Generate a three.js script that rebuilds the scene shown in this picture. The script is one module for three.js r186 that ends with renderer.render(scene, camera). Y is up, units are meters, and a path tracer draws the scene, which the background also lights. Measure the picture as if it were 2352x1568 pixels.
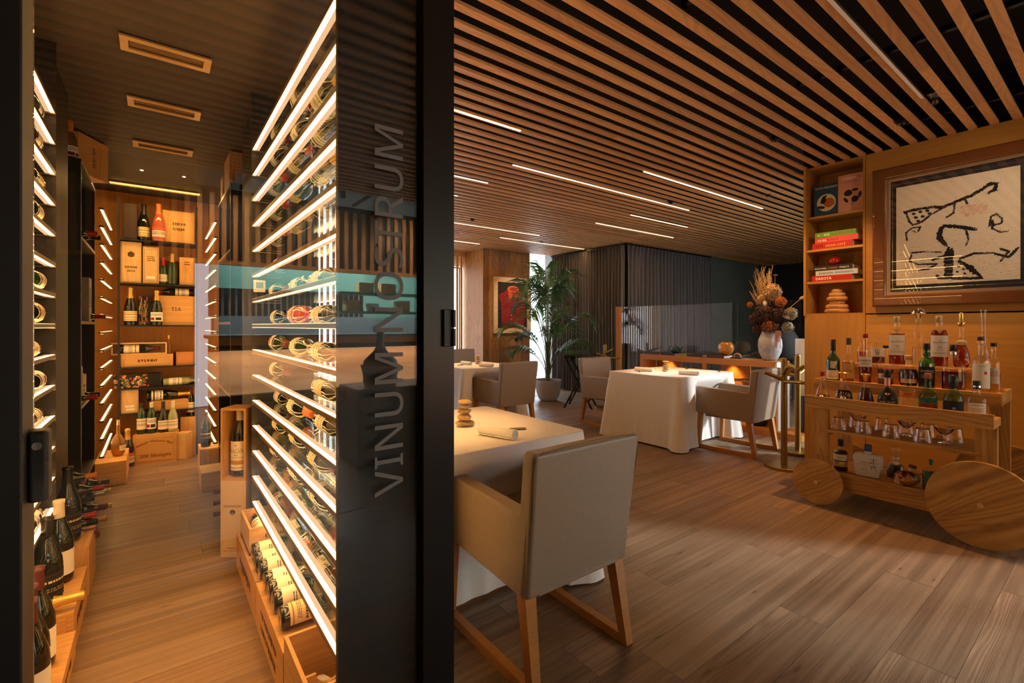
import * as THREE from 'three';
import { RoundedBoxGeometry } from 'three/addons/geometries/RoundedBoxGeometry.js';
import { TextGeometry } from 'three/addons/geometries/TextGeometry.js';
import { FontLoader } from 'three/addons/loaders/FontLoader.js';
import { ImprovedNoise } from 'three/addons/math/ImprovedNoise.js';
import { mergeGeometries } from 'three/addons/utils/BufferGeometryUtils.js';
import { RectAreaLightUniformsLib } from 'three/addons/lights/RectAreaLightUniformsLib.js';

// ---------------------------------------------------------------- camera, sky, light, exposure
const scene = new THREE.Scene();
const YAW = Math.atan(816 / 1082);
const camera = new THREE.PerspectiveCamera(2 * Math.atan(784 / 1082) * 180 / Math.PI, 1.5, 0.02, 100);
camera.position.set(0, 1.3, 0);
camera.lookAt(Math.sin(YAW), 1.3, -Math.cos(YAW));
camera.setViewOffset(2352, 1568, 0, 36, 2352, 1568);
const renderer = new THREE.WebGLRenderer();
renderer.toneMapping = THREE.LinearToneMapping;
renderer.toneMappingExposure = 1.0;
renderer.shadowMap.enabled = true;
scene.background = new THREE.Color(0.86, 0.94, 1.0).multiplyScalar(4.5);   // overcast daylight outside
RectAreaLightUniformsLib.init();
function areaLight(w, h, color, intensity, pos, target) {
  const l = new THREE.RectAreaLight(color, intensity, w, h);
  l.position.set(...pos); l.lookAt(...target); scene.add(l); return l;
}
function spot(color, cd, pos, target, angle, penumbra, radius = 1.5) {
  const l = new THREE.SpotLight(color, cd, 0, angle, penumbra, 2);
  l.position.set(...pos); l.target.position.set(...target); scene.add(l, l.target);
  l.shadow.radius = radius; return l;
}
const DAY = new THREE.Color(0.80, 0.90, 1.0), WARM = new THREE.Color(1.0, 0.48, 0.16);
// low hazy sun from behind on the right, entering through the side windows
const sun = new THREE.DirectionalLight(new THREE.Color(0.96, 0.98, 1.0), 5.6);
sun.position.set(5.52, 4.54, 6.95); sun.target.position.set(0, 0, 0); sun.shadow.radius = 8; sun.castShadow = true;
Object.assign(sun.shadow.camera, { left: -12, right: 12, top: 12, bottom: -12, near: 0.1, far: 40 });
scene.add(sun, sun.target);
// daylight in the window openings (the openings themselves are built below)
areaLight(4.0, 2.3, DAY, 2, [2.9, 1.25, -8.34], [2.9, 1.25, 0]);          // slatted window at the far end
areaLight(0.42, 2.6, DAY, 3, [6.37, 1.4, -7.62], [6.37, 1.4, 0]);         // narrow window beside the curtain
areaLight(2.4, 2.4, DAY, 1.2, [6.9, 1.35, -0.80], [6.9, 1.25, -9]);         // window behind the panelled wall
areaLight(2.2, 2.4, DAY, 0.8, [5.16, 1.35, 2.2], [0, 0.6, 0.6]);            // tall window in the right-hand wall

// ---------------------------------------------------------------- helpers
let SEED = 7;
const rnd = () => { SEED = (SEED + 0x6D2B79F5) | 0; let t = Math.imul(SEED ^ (SEED >>> 15), 1 | SEED); t = (t + Math.imul(t ^ (t >>> 7), 61 | t)) ^ t; return ((t ^ (t >>> 14)) >>> 0) / 4294967296; };
const rr = (a, b) => a + (b - a) * rnd();
const PN = new ImprovedNoise();
const used = {};
const numbered = (n) => { const k = used[n] = (used[n] || 0) + 1; return k === 1 ? n : `${n}_${String(k - 1).padStart(3, '0')}`; };
function tag(o, label, category, group, kind) {
  if (label) o.userData.label = label;
  if (category) o.userData.category = category;
  if (group) o.userData.group = group;
  if (kind) o.userData.kind = kind;
  return o;
}
function thing(name, label, category, p = [0, 0, 0], ry = 0, group) {
  const o = new THREE.Group(); o.name = numbered(name);
  o.position.set(...p); o.rotation.y = ry; scene.add(o);
  return tag(o, label, category, group);
}
function part(parent, name, geo, mat, p, r, label) {
  const m = new THREE.Mesh(geo, mat); m.name = name;
  if (p) m.position.set(...p);
  if (r) m.rotation.set(...r);
  if (label) m.userData.label = label;
  parent.add(m); return m;
}
// a part given in world coordinates, under an unturned thing
function wpart(parent, name, geo, mat, p, r, label) {
  return part(parent, name, geo, mat, [p[0] - parent.position.x, p[1] - parent.position.y, p[2] - parent.position.z], r, label);
}
function solid(name, label, category, geo, mat, p, r, group) {
  const m = new THREE.Mesh(geo, mat); m.name = numbered(name);
  if (p) m.position.set(...p);
  if (r) m.rotation.set(...r);
  scene.add(m); return tag(m, label, category, group);
}
function structure(name, label, geo, mat, p, r) {
  const m = geo ? new THREE.Mesh(geo, mat) : new THREE.Group(); m.name = name;
  if (p) m.position.set(...p);
  if (r) m.rotation.set(...r);
  m.userData.kind = 'structure'; m.userData.label = label; m.userData.category = name.split('_')[0];
  scene.add(m); return m;
}
function copyOf(proto, p, r, label, group) {
  const c = proto.clone(); c.name = numbered(proto.userData.base);
  c.position.set(...p); if (r) c.rotation.set(...r);
  c.userData = { label, category: proto.userData.category }; if (group) c.userData.group = group;
  scene.add(c); return c;
}
const ORD = ['first', 'second', 'third', 'fourth', 'fifth', 'sixth', 'seventh', 'eighth', 'ninth', 'tenth', 'eleventh', 'twelfth', 'thirteenth', 'fourteenth', 'fifteenth'];
// boxes whose texture runs in metres along the grain
function wbox(w, h, d, axis = 'x', off = [rnd() * 7, rnd() * 7]) {
  const g = new THREE.BoxGeometry(w, h, d), P = g.attributes.position, N = g.attributes.normal, U = g.attributes.uv, A = { x: 0, y: 1, z: 2 }[axis];
  for (let i = 0; i < P.count; i++) {
    const p = [P.getX(i), P.getY(i), P.getZ(i)], n = [Math.abs(N.getX(i)), Math.abs(N.getY(i)), Math.abs(N.getZ(i))];
    const na = n.indexOf(Math.max(...n)), o = [0, 1, 2].filter((k) => k !== na && k !== A);
    const along = na === A ? p[o[1]] * 0.15 : p[A], across = p[o[0]];
    U.setXY(i, along + off[0], across + off[1] + na * 0.37);
  }
  return g;
}
const box = (w, h, d) => new THREE.BoxGeometry(w, h, d);
const rbox = (w, h, d, r = 0.005, s = 2) => new RoundedBoxGeometry(w, h, d, s, Math.min(r, w / 2.01, h / 2.01, d / 2.01));
const lathe = (pts, seg = 28) => new THREE.LatheGeometry(pts.map(([x, y]) => new THREE.Vector2(Math.max(x, 1e-5), y)), seg);
const cyl = (r0, r1, h, seg = 24) => new THREE.CylinderGeometry(r0, r1, h, seg);
function tube(pts, r, seg = 24, rs = 8) { return new THREE.TubeGeometry(new THREE.CatmullRomCurve3(pts.map((p) => new THREE.Vector3(...p))), seg, r, rs); }
// a straight square bar between two points, tapering from side a to side b
function bar(p0, p1, a, b = a) {
  const A = new THREE.Vector3(...p0), B = new THREE.Vector3(...p1), L = A.distanceTo(B);
  const g = new THREE.CylinderGeometry(b / Math.SQRT2, a / Math.SQRT2, L, 4).rotateY(Math.PI / 4).toNonIndexed(); g.computeVertexNormals();
  g.applyMatrix4(new THREE.Matrix4().compose(A.clone().add(B).multiplyScalar(0.5), new THREE.Quaternion().setFromUnitVectors(new THREE.Vector3(0, 1, 0), B.clone().sub(A).normalize()), new THREE.Vector3(1, 1, 1)));
  return g;
}
function frameGeo(W, H, w, depth, bevel) {
  const s = new THREE.Shape([new THREE.Vector2(-W / 2, -H / 2), new THREE.Vector2(W / 2, -H / 2), new THREE.Vector2(W / 2, H / 2), new THREE.Vector2(-W / 2, H / 2)]);
  const a = W / 2 - w, b = H / 2 - w;
  s.holes.push(new THREE.Path([new THREE.Vector2(-a, -b), new THREE.Vector2(-a, b), new THREE.Vector2(a, b), new THREE.Vector2(a, -b)]));
  return new THREE.ExtrudeGeometry(s, { depth, bevelEnabled: bevel > 0, bevelThickness: bevel, bevelSize: bevel, bevelOffset: -bevel, bevelSegments: 3 });
}

// ---------------------------------------------------------------- textures
const toS = (c) => c.map((v) => Math.round(255 * (v <= 0.0031308 ? 12.92 * v : 1.055 * v ** (1 / 2.4) - 0.055)));
function dataTex(w, h, fn, srgb = true) {
  const a = new Uint8Array(w * h * 4);
  for (let j = 0; j < h; j++) for (let i = 0; i < w; i++) { const c = fn(i / w, j / h), k = 4 * (j * w + i); a[k] = c[0]; a[k + 1] = c[1]; a[k + 2] = c[2]; a[k + 3] = 255; }
  const t = new THREE.DataTexture(a, w, h); t.magFilter = THREE.LinearFilter; t.minFilter = THREE.LinearMipmapLinearFilter; t.generateMipmaps = true;
  t.wrapS = t.wrapT = THREE.MirroredRepeatWrapping; if (srgb) t.colorSpace = THREE.SRGBColorSpace; t.needsUpdate = true; return t;
}
const clamp = (v) => Math.max(0, Math.min(1, v));
// wood: lx by ly metres, light and dark in linear rgb, ring spacing in metres, wander of the rings, knots
function woodTex(w, h, lx, ly, seed, light, dark, { ring = 0.03, wander = 1.4, fine = 0.35, contrast = 0.6, knots = 0, streak = 0.3 } = {}) {
  const L = toS(light), D = toS(dark), ks = [];
  for (let k = 0; k < knots; k++) ks.push([rr(0.05, 0.95) * lx, rr(0.1, 0.9) * ly, rr(0.006, 0.016)]);
  const t = dataTex(w, h, (u, v) => {
    const x = u * lx, y = v * ly; let bend = 0, kd = 0;
    for (const [kx, ky, kr] of ks) { const dx = (x - kx) / 3.2, dy = y - ky, q = Math.sqrt(dx * dx + dy * dy) / kr; bend += Math.sign(dy) * Math.exp(-q * 0.35) * 0.8; kd += Math.exp(-q * q * 1.3); }
    const n = PN.noise(x * 1.1, y * 6, seed) * wander + bend;
    const rg = 0.5 + 0.5 * Math.sin((y / ring + n * 2) * 6.283);
    const f = PN.noise(x * 14, y * 260, seed + 3) * 0.6 + PN.noise(x * 40, y * 700, seed + 5) * 0.4;
    const s = PN.noise(x * 0.9, y * 26, seed + 9);
    const m = clamp(0.42 + (rg ** 1.6 - 0.45) * contrast * 0.55 + f * fine + s * streak + kd * 0.8);
    return [0, 1, 2].map((k) => L[k] + (D[k] - L[k]) * m);
  });
  t.repeat.set(1 / lx, 1 / ly); return t;
}
// oak plank, 1.8 by 0.2 m: long fine grain, a patch of cathedral figure, a knot or two with a dark crack
function floorTex(seed, light, dark) {
  const L = toS(light), D = toS(dark), ks = [0].map(() => [rr(0.2, 1.6), rr(0.03, 0.17), rr(0.005, 0.011)]), cy = rr(0.06, 0.14);
  const t = dataTex(2048, 256, (u, v) => {
    const x = u * 1.8, y = v * 0.2; let kd = 0, bend = 0;
    for (const [kx, ky, kr] of ks) { const dx = (x - kx) / 2.6, dy = y - ky + 0.004 * PN.noise(x * 9, ky * 40, seed), q = Math.hypot(dx, dy) / kr; kd += Math.exp(-q * q); bend += Math.exp(-q * 0.28) * 0.03 * Math.sign(dy); kd += 0.55 * Math.exp(-Math.abs(dy) / 0.0011) * Math.exp(-Math.abs(x - kx) / 0.10); }
    const yy = y - cy + bend + 0.014 * PN.noise(x * 0.8, seed, y * 3), fig = clamp(0.5 + 1.3 * PN.noise(x * 0.55, y * 4, seed + 7));
    const ring = 0.5 + 0.5 * Math.sin(((yy * yy) * 900 + x * 2.2 + 0.9 * PN.noise(x * 2.5, y * 14, seed + 1)) * 6.283);
    const long = PN.noise(x * 0.45, y * 34, seed + 2) * 0.5 + PN.noise(x * 1.6, y * 120, seed + 3) * 0.34, fine = PN.noise(x * 7, y * 420, seed + 4) * 0.34 + PN.noise(x * 26, y * 900, seed + 5) * 0.2;
    const m = clamp(0.40 + long * 0.62 + fine * 0.5 + (ring - 0.5) * 0.3 * fig * fig + PN.noise(x * 1.1, y * 7, seed + 8) * 0.26 + kd * 0.6);
    return [0, 1, 2].map((k) => L[k] + (D[k] - L[k]) * m);
  });
  t.repeat.set(1 / 1.8, 1 / 0.2); return t;
}
function noiseTex(w, h, seed, f, a, b, srgb = true) {
  const A = toS(a), B = toS(b);
  return dataTex(w, h, (u, v) => { const m = clamp(0.5 + PN.noise(u * f, v * f, seed) * 0.6 + PN.noise(u * f * 3, v * f * 3, seed + 2) * 0.35 + PN.noise(u * f * 9, v * f * 9, seed + 4) * 0.2); return [0, 1, 2].map((k) => A[k] + (B[k] - A[k]) * m); }, srgb);
}
function canvasTex(w, h, draw) {
  const c = document.createElement('canvas'); c.width = w; c.height = h; const g = c.getContext('2d'); draw(g, w, h);
  const t = new THREE.CanvasTexture(c); t.colorSpace = THREE.SRGBColorSpace; return t;
}
const std = (o) => new THREE.MeshStandardMaterial(o), phy = (o) => new THREE.MeshPhysicalMaterial(o);
const lin = (r, g, b) => new THREE.Color(r, g, b);

const TEX = {
  floor: [11, 23, 37].map((s) => floorTex(s, [0.33, 0.22, 0.135], [0.095, 0.055, 0.03])),
  slat: woodTex(1024, 64, 2.4, 0.15, 51, [0.80, 0.43, 0.17], [0.54, 0.26, 0.085], { ring: 0.035, wander: 2.2, knots: 1, contrast: 0.7 }),
  maple: woodTex(512, 512, 2.0, 1.0, 61, [0.50, 0.25, 0.05], [0.40, 0.185, 0.032], { ring: 0.09, wander: 1.2, contrast: 0.5, fine: 0.3, streak: 0.4 }),
  oak: woodTex(1024, 256, 1.4, 0.35, 71, [0.62, 0.33, 0.08], [0.30, 0.135, 0.028], { ring: 0.05, wander: 1.8, knots: 4, contrast: 0.7, streak: 0.5 }),
  pine: woodTex(512, 256, 0.8, 0.4, 81, [0.74, 0.50, 0.24], [0.56, 0.33, 0.12], { ring: 0.022, wander: 1.6, contrast: 0.6, knots: 1 }),
  veneer: woodTex(512, 256, 2.4, 0.6, 91, [0.44, 0.22, 0.065], [0.22, 0.095, 0.025], { ring: 0.08, wander: 2.4, knots: 4, contrast: 0.8 }),
};
const M = {
  floor: TEX.floor.flatMap((t, i) => [[1, 1, 1], [0.9, 0.87, 0.84], [1.06, 1.02, 0.97]].map((c, j) => std({ map: t, color: lin(...c), roughness: 0.42 + 0.04 * j, bumpMap: t, bumpScale: 0.0004 }))),
  floorBase: std({ color: lin(0.05, 0.03, 0.02), roughness: 0.9 }),
  slat: [[1, 1, 1], [0.85, 0.8, 0.78], [1.1, 1.05, 1.0]].map((c) => std({ map: TEX.slat, color: lin(...c), roughness: 0.5 })),
  maple: std({ map: TEX.maple, roughness: 0.42 }),
  oak: std({ map: TEX.oak, roughness: 0.55 }), oakDark: std({ map: TEX.oak, color: lin(0.8, 0.74, 0.68), roughness: 0.55 }),
  pine: std({ map: TEX.pine, roughness: 0.62 }), pineWarm: std({ map: TEX.pine, color: lin(0.92, 0.78, 0.6), roughness: 0.6 }), pinePale: std({ map: TEX.pine, color: lin(1.05, 1.12, 1.25), roughness: 0.65 }),
  veneer: [[1, 1, 1], [0.8, 0.75, 0.7], [1.2, 1.15, 1.05]].map((c) => std({ map: TEX.veneer, color: lin(...c), roughness: 0.5 })),
  chairWood: std({ map: TEX.maple, color: lin(1.05, 0.85, 0.75), roughness: 0.45 }),
  black: std({ color: lin(0.006, 0.006, 0.007), roughness: 0.5 }), blackSatin: std({ color: lin(0.012, 0.011, 0.011), roughness: 0.32, metalness: 0.3 }),
  blackPanel: std({ color: lin(0.012, 0.010, 0.009), roughness: 0.5 }), plenum: std({ color: lin(0.004, 0.004, 0.004), roughness: 0.95 }),
  cellarCeil: std({ color: lin(0.035, 0.024, 0.017), roughness: 0.75 }), gold: std({ map: TEX.maple, color: lin(1.0, 0.85, 0.55), roughness: 0.5 }),
  alu: std({ color: lin(0.20, 0.155, 0.11), roughness: 0.35, metalness: 0.7 }), steel: std({ color: lin(0.55, 0.56, 0.58), roughness: 0.25, metalness: 1 }), chrome: std({ color: lin(0.85, 0.85, 0.86), roughness: 0.06, metalness: 1 }),
  brass: std({ color: lin(0.34, 0.215, 0.06), roughness: 0.42, metalness: 1 }), goldMetal: std({ color: lin(0.9, 0.62, 0.2), roughness: 0.25, metalness: 1 }),
  wall: std({ color: lin(0.5, 0.46, 0.42), roughness: 0.9 }), green: std({ color: lin(0.17, 0.35, 0.30), roughness: 0.5 }), greyGreen: std({ map: noiseTex(256, 256, 4, 4, [0.17, 0.21, 0.175], [0.25, 0.29, 0.24]), roughness: 0.6 }),
  darkWall: std({ color: lin(0.02, 0.021, 0.022), roughness: 0.6 }), white: std({ color: lin(0.78, 0.76, 0.73), roughness: 0.7 }), blue: std({ color: lin(0.19, 0.235, 0.27), roughness: 0.35 }),
  linen: std({ map: noiseTex(256, 256, 8, 60, [0.80, 0.75, 0.69], [0.86, 0.81, 0.75]), roughness: 0.9 }), napkin: std({ color: lin(0.86, 0.84, 0.79), roughness: 0.95 }),
  leather: phy({ map: noiseTex(256, 256, 9, 40, [0.305, 0.222, 0.15], [0.345, 0.25, 0.172]), roughness: 0.42, sheen: 0.15 }),
  stone: std({ map: noiseTex(128, 128, 12, 8, [0.62, 0.43, 0.20], [0.34, 0.22, 0.09]), roughness: 0.85 }),
  curtain: std({ color: lin(0.11, 0.105, 0.107), roughness: 0.5, side: THREE.DoubleSide }),
  pane: phy({ color: lin(0.97, 0.98, 0.98), transmission: 1, thickness: 0, roughness: 0, ior: 1.5 }),
  shelfGlass: phy({ color: lin(0.93, 0.97, 0.95), transmission: 1, thickness: 0, roughness: 0, ior: 1.5 }),
  clear: phy({ color: lin(0.98, 0.99, 0.99), transmission: 1, thickness: 0, roughness: 0.0, ior: 1.5, side: THREE.DoubleSide }),
  clearGreen: phy({ color: lin(0.55, 0.78, 0.55), transmission: 1, thickness: 0, roughness: 0.0, ior: 1.5, side: THREE.DoubleSide }),
  ledWhite: std({ color: lin(0.9, 0.85, 0.75), emissive: lin(1.0, 0.49, 0.15), emissiveIntensity: 10 }), ledPeach: std({ color: lin(0.12, 0.08, 0.05), roughness: 0.9, emissive: lin(1.0, 0.60, 0.32), emissiveIntensity: 0.92 }),
  ledCeil: std({ color: lin(0.9, 0.85, 0.75), emissive: lin(1.0, 0.70, 0.36), emissiveIntensity: 3.2 }), ledDim: std({ color: lin(0.62, 0.46, 0.32), emissive: lin(1.0, 0.72, 0.45), emissiveIntensity: 0.1 }),
  edgeGlow: std({ color: lin(0.8, 0.75, 0.6), emissive: lin(1.0, 0.66, 0.34), emissiveIntensity: 2.2 }),
  ledGold: std({ color: lin(0.9, 0.8, 0.6), emissive: lin(1.0, 0.50, 0.10), emissiveIntensity: 1.6 }),
};

// ---------------------------------------------------------------- floor: oak planks laid along x
const floor = structure('floor', 'brown oak plank floor running through dining room and cellar');
part(floor, 'subfloor', box(14.8, 0.1, 15.6), M.floorBase, [5.2, -0.07, -1.3]);
{
  const joint = 0.0016, W = 0.2, z0 = 0.6, variants = {};
  const geoFor = (len) => { const k = len.toFixed(2); return (variants[k] ||= [0, 1, 2, 3].map(() => wbox(len - joint, 0.014, W - joint, 'x'))); };
  let n = 0;
  for (let r = 0; r < 45; r++) {
    const z = z0 - W * (r + 0.5); if (z < -8.3) break;
    // planks are built where the view can reach the floor; the long run beyond is one length per row
    const near = z > -3.2, inCellar = z < -1.2 && z > -6.0, x1 = z > -1.0 ? 4.9 : z > -2.4 ? 6.2 : z > -5.6 ? 7.6 : 6.7;
    let x = (inCellar ? -0.76 : z < -6 ? 0.8 : z > -0.4 ? 0.4 : 0.2) - ((r * 0.77) % 1.5);
    const L = near ? 1.5 : 2.1;
    while (x < x1) { const g = geoFor(L); part(floor, 'plank', g[Math.floor(rnd() * 4)], M.floor[Math.floor(rnd() * M.floor.length)], [x + L / 2, -0.007 + rr(-0.0003, 0.0003), z]); x += L; n++; }
  }
  part(floor, 'rear_floor', wbox(6.5, 0.014, 5.6, 'x', [0, 0]), M.floor[0], [2.0, -0.008, 3.42]);
  console.log('planks', n);
}

// ---------------------------------------------------------------- dining ceiling: timber battens along x under a black void
const ceiling = structure('ceiling', 'ceiling of pale timber battens hung below a black void');
part(ceiling, 'void', box(6.45, 0.08, 15.3), M.plenum, [1.975, 3.25, -1.0]);
part(ceiling, 'void', box(7.2, 0.08, 7.95), M.plenum, [8.8, 3.25, -4.675]);
const PITCH = 0.1152, ZB = -0.51;
{
  const gs = [0, 1, 2, 3, 4, 5, 6].map(() => wbox(3.2, 0.018, 0.0455, 'x'));
  for (let k = -26; k < 68; k++) {
    const z = ZB - PITCH * k; if (z < -8.15) break;
    // the right-hand wall and the cellar end the battens; each batten is a run of boards butted end to end
    const a = z < -1.3 && z > -6.0 ? 0.78 : -1.0, b = z > -1.9 ? 4.9 : z > -5.5 ? 12.1 : z > -7.5 ? 6.75 : 5.0;
    const cuts = [a]; let c = a + 0.8 + ((k * 1.37) % 2.2 + 2.2) % 2.2; while (c < b - 0.4) { cuts.push(c); c += 3.2; } cuts.push(b);
    for (let i = 0; i + 1 < cuts.length; i++) {
      const L = cuts[i + 1] - cuts[i] - 0.001, g = gs[Math.abs(k * 3 + i) % 7];
      const m = part(ceiling, 'batten', g, M.slat[Math.floor(rnd() * 3)], [(cuts[i] + cuts[i + 1]) / 2, 2.784, z]); m.scale.x = L / 3.2;
    }
  }
  for (let x = -0.5; x < 10.3; x += 1.25) part(ceiling, 'hanger_rail', box(0.03, 0.03, 4.6), M.blackSatin, [x, 2.83, 1.0]);
}
// thin light lines let into the battens
const lines = [[2.0, 3.95, -0.835, 0], [1.2, 2.195, -2.806, 1], [2.604, 5.424, -3.44, 1], [3.713, 6.087, -2.835, 1], [1.6, 2.728, -4.033, 1], [5.023, 6.336, -4.046, 1], [5.029, 6.902, -4.67, 1], [1.9, 2.727, -4.64, 1], [3.343, 4.989, -5.873, 1], [4.579, 6.559, -6.4, 1], [3.5, 4.644, -7.13, 1]];
lines.forEach(([a, b, z, on], i) => {
  const t = thing('linear_ceiling_light', on ? ['', 'slim glowing light line above nearest table, cut off by black post', 'longest glowing light line, above the curtain corner', 'glowing light line nearest the bookcase wall', 'short glowing light line at post, above middle of room', 'short glowing light line above table by console', 'glowing light line just before the black curtain corner', 'tiny stub of glowing light line beside black post', 'long dim light line above farthest table', 'thin light line running up to black curtain top', 'faint farthest light line above slatted window'][i] : 'unlit pale light line in batten above drinks trolley', 'light', [(a + b) / 2, 2.772, z], 0, 'linear lights in the batten ceiling');
  part(t, 'diffuser', box(b - a, 0.006, 0.014), on ? M.ledCeil : M.ledDim, [0, 0, 0]);
  part(t, 'profile', box(b - a + 0.01, 0.012, 0.02), M.alu, [0, 0.009, 0]);
  if (on) areaLight(b - a, 0.014, WARM, 66, [(a + b) / 2, 2.766, z], [(a + b) / 2, 0, z]);
});
// small spotlights between the battens
function downlight(label, x, z, tx, ty, tz, cd, ang, color = WARM) {
  const t = thing('ceiling_spotlight', label, 'spotlight', [x, 2.76, z], 0, 'spotlights in the batten ceiling');
  part(t, 'can', lathe([[0.0, 0.09], [0.028, 0.09], [0.028, 0.0], [0.022, 0.0], [0.018, 0.03], [0, 0.03]], 20), M.blackSatin);
  part(t, 'lens', cyl(0.016, 0.016, 0.006, 20), M.ledCeil, [0, 0.02, 0]);
  spot(color, cd, [x, 2.752, z], [tx, ty, tz], ang, 0.7, 1.2);
}
downlight('bright spotlight above the drinks trolley', 4.30, -1.026, 4.18, 0.8, -1.0, 14, 0.62);
downlight('spotlight above the nearest white table', 1.25, -2.28, 1.25, 0.76, -2.28, 13, 0.30);
downlight('spotlight above table beside the glass screen', 4.9, -3.35, 4.9, 0.76, -3.35, 15, 0.30);
downlight('spotlight above the farthest white table', 3.5, -5.55, 3.5, 0.76, -5.55, 13, 0.30);
downlight('spotlight in front of the framed black painting', 3.7, 0.3, 4.86, 1.95, -0.85, 6.0, 0.5, new THREE.Color(1, 0.76, 0.52));
downlight('spotlight in front of the bookcase', 3.9, -1.72, 4.9, 1.7, -1.65, 7, 0.42);
downlight('spotlight in front of the red jacket painting', 5.4, -6.3, 5.65, 1.6, -7.5, 6, 0.45, new THREE.Color(1, 0.78, 0.56));
for (const [k, x] of [[0, 0.6], [1, 1.7], [2, 2.8]]) downlight(`${ORD[k]} added unseen spotlight brightening the slatted kitchen bulkhead behind viewer`, x, 2.75, x, 2.3, 3.55, 12, 0.75, new THREE.Color(1, 0.72, 0.45));  // unseen lamps added so the bulkhead shows bright in the cellar glass
downlight('spotlight above the dried flower vase', 5.5, -2.5, 5.9, 1.4, -2.62, 9, 0.35);

{ const t = thing('ceiling_sensor', 'small silver box fixture above battens over the trolley', 'fixture', [4.09, 2.80, -0.80]);
  part(t, 'plate', rbox(0.10, 0.012, 0.07, 0.003), M.steel, [0, 0.02, 0]); part(t, 'barrel', cyl(0.016, 0.016, 0.05, 18), M.steel, [0.01, -0.01, 0]); part(t, 'lens', cyl(0.012, 0.012, 0.004, 18), M.black, [0.01, -0.036, 0]); }
// ---------------------------------------------------------------- dining walls and windows
// right-hand wall: maple panels, book niche, everything 0.32 deep
const wallRight = structure('wall_right', 'honey maple panelled wall with book niche');
{
  const p = (n, w, h, d, x, y, z, ax = 'y') => part(wallRight, n, wbox(w, h, d, ax), M.maple, [x, y, z]);
  p('upper_panel', 0.3, 1.37, 2.462, 5.05, 2.093, -0.18, 'z');
  p('lower_panel', 0.3, 1.38, 2.462, 5.05, 0.707, -0.18, 'z');
  p('lower_panel', 0.3, 1.38, 0.478, 5.05, 0.707, -1.655);
  part(wallRight, 'head_filler', box(0.3, 0.42, 2.95), M.plenum, [5.06, 3.0, -0.43]);
  part(wallRight, 'backing', box(0.02, 2.8, 2.95), M.black, [5.215, 1.4, -0.43]);
  part(wallRight, 'skirting', box(0.28, 0.016, 2.95), M.black, [5.06, 0.008, -0.43]);
  p('niche_side', 0.32, 1.385, 0.02, 5.04, 2.0875, -1.886);
  p('niche_side', 0.3, 1.385, 0.018, 5.05, 2.0875, -1.424);
  part(wallRight, 'niche_back', wbox(0.02, 1.385, 0.444, 'y'), M.maple, [5.19, 2.0875, -1.655]);
  for (const y of [1.405, 1.702, 2.0, 2.307, 2.77]) part(wallRight, 'shelf', wbox(0.29, 0.02, 0.444, 'z'), M.maple, [5.05, y, -1.655]);
}
const dy = (y0, y1) => [(y0 + y1) / 2, y1 - y0];
function pieceWall(name, label, rects, mat) { // rects: x0,x1,y0,y1,z0,z1
  const s = structure(name, label);
  rects.forEach(([x0, x1, y0, y1, z0, z1], i) => part(s, 'wall_section', box(x1 - x0, y1 - y0, z1 - z0), mat, [(x0 + x1) / 2, (y0 + y1) / 2, (z0 + z1) / 2]));
  return s;
}
pieceWall('wall_side', 'plain wall around tall window behind the viewer', [[4.9, 5.2, 0, 0.12, 1.05, 3.35], [4.9, 5.2, 2.6, 3.2, 1.05, 3.35], [4.9, 5.2, 0, 3.2, 3.35, 6.5], [4.9, 5.2, 2.6, 2.62, 1.05, 1.06]], M.wall);
pieceWall('wall_inner', 'wall with window behind the panelled wall', [[5.2, 5.7, 0, 3.2, -1.0, -0.7], [8.1, 12.2, 0, 3.2, -1.0, -0.7], [5.7, 8.1, 0, 0.12, -1.0, -0.7], [5.7, 8.1, 2.6, 3.2, -1.0, -0.7]], M.white);
pieceWall('wall_east', 'dark wall at the far right of dining room', [[12.1, 12.3, 0, 3.2, -5.9, -0.7]], M.darkWall);
pieceWall('wall_screen', 'grey green stone wall beyond the curtain', [[6.75, 12.2, 0, 3.2, -5.95, -5.72]], M.greyGreen);
pieceWall('wall_curtain', 'dark wall behind the left curtain', [[6.72, 6.85, 0, 3.2, -7.5, -5.72]], M.darkWall);
// far wall: knotty veneer boards, jamb, narrow window
const wallFar = structure('wall_far', 'knotty veneer boarded pier carrying the red painting');
{
  let x = 5.0; const ws = [0.10, 0.085, 0.16, 0.26, 0.28, 0.23]; let k = 0;
  for (const w of ws) { part(wallFar, 'board', wbox(w - 0.002, 3.0, 0.04, 'y'), M.veneer[[1, 2, 0, 1, 0, 1][k]], [x + w / 2, 1.5, -7.52]); x += w; k++; }
  part(wallFar, 'core', box(1.13, 3.1, 0.7), M.wall, [5.57, 1.55, -7.9]);
  part(wallFar, 'jamb_panel', wbox(0.02, 3.0, 0.75, 'y'), M.veneer[2], [4.99, 1.5, -7.9]);
  part(wallFar, 'core', box(0.2, 3.1, 0.3), M.wall, [6.96, 1.55, -7.74]);
  part(wallFar, 'core', box(0.72, 0.34, 0.3), M.plenum, [6.5, 3.03, -7.74]);
}
pieceWall('wall_window', 'wall around the slatted far window', [[0.7, 5.0, 2.5, 3.2, -8.6, -8.3], [0.7, 5.0, 0, 0.1, -8.6, -8.3], [0.6, 0.8, 0, 3.2, -8.6, -5.95]], M.white);
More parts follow.
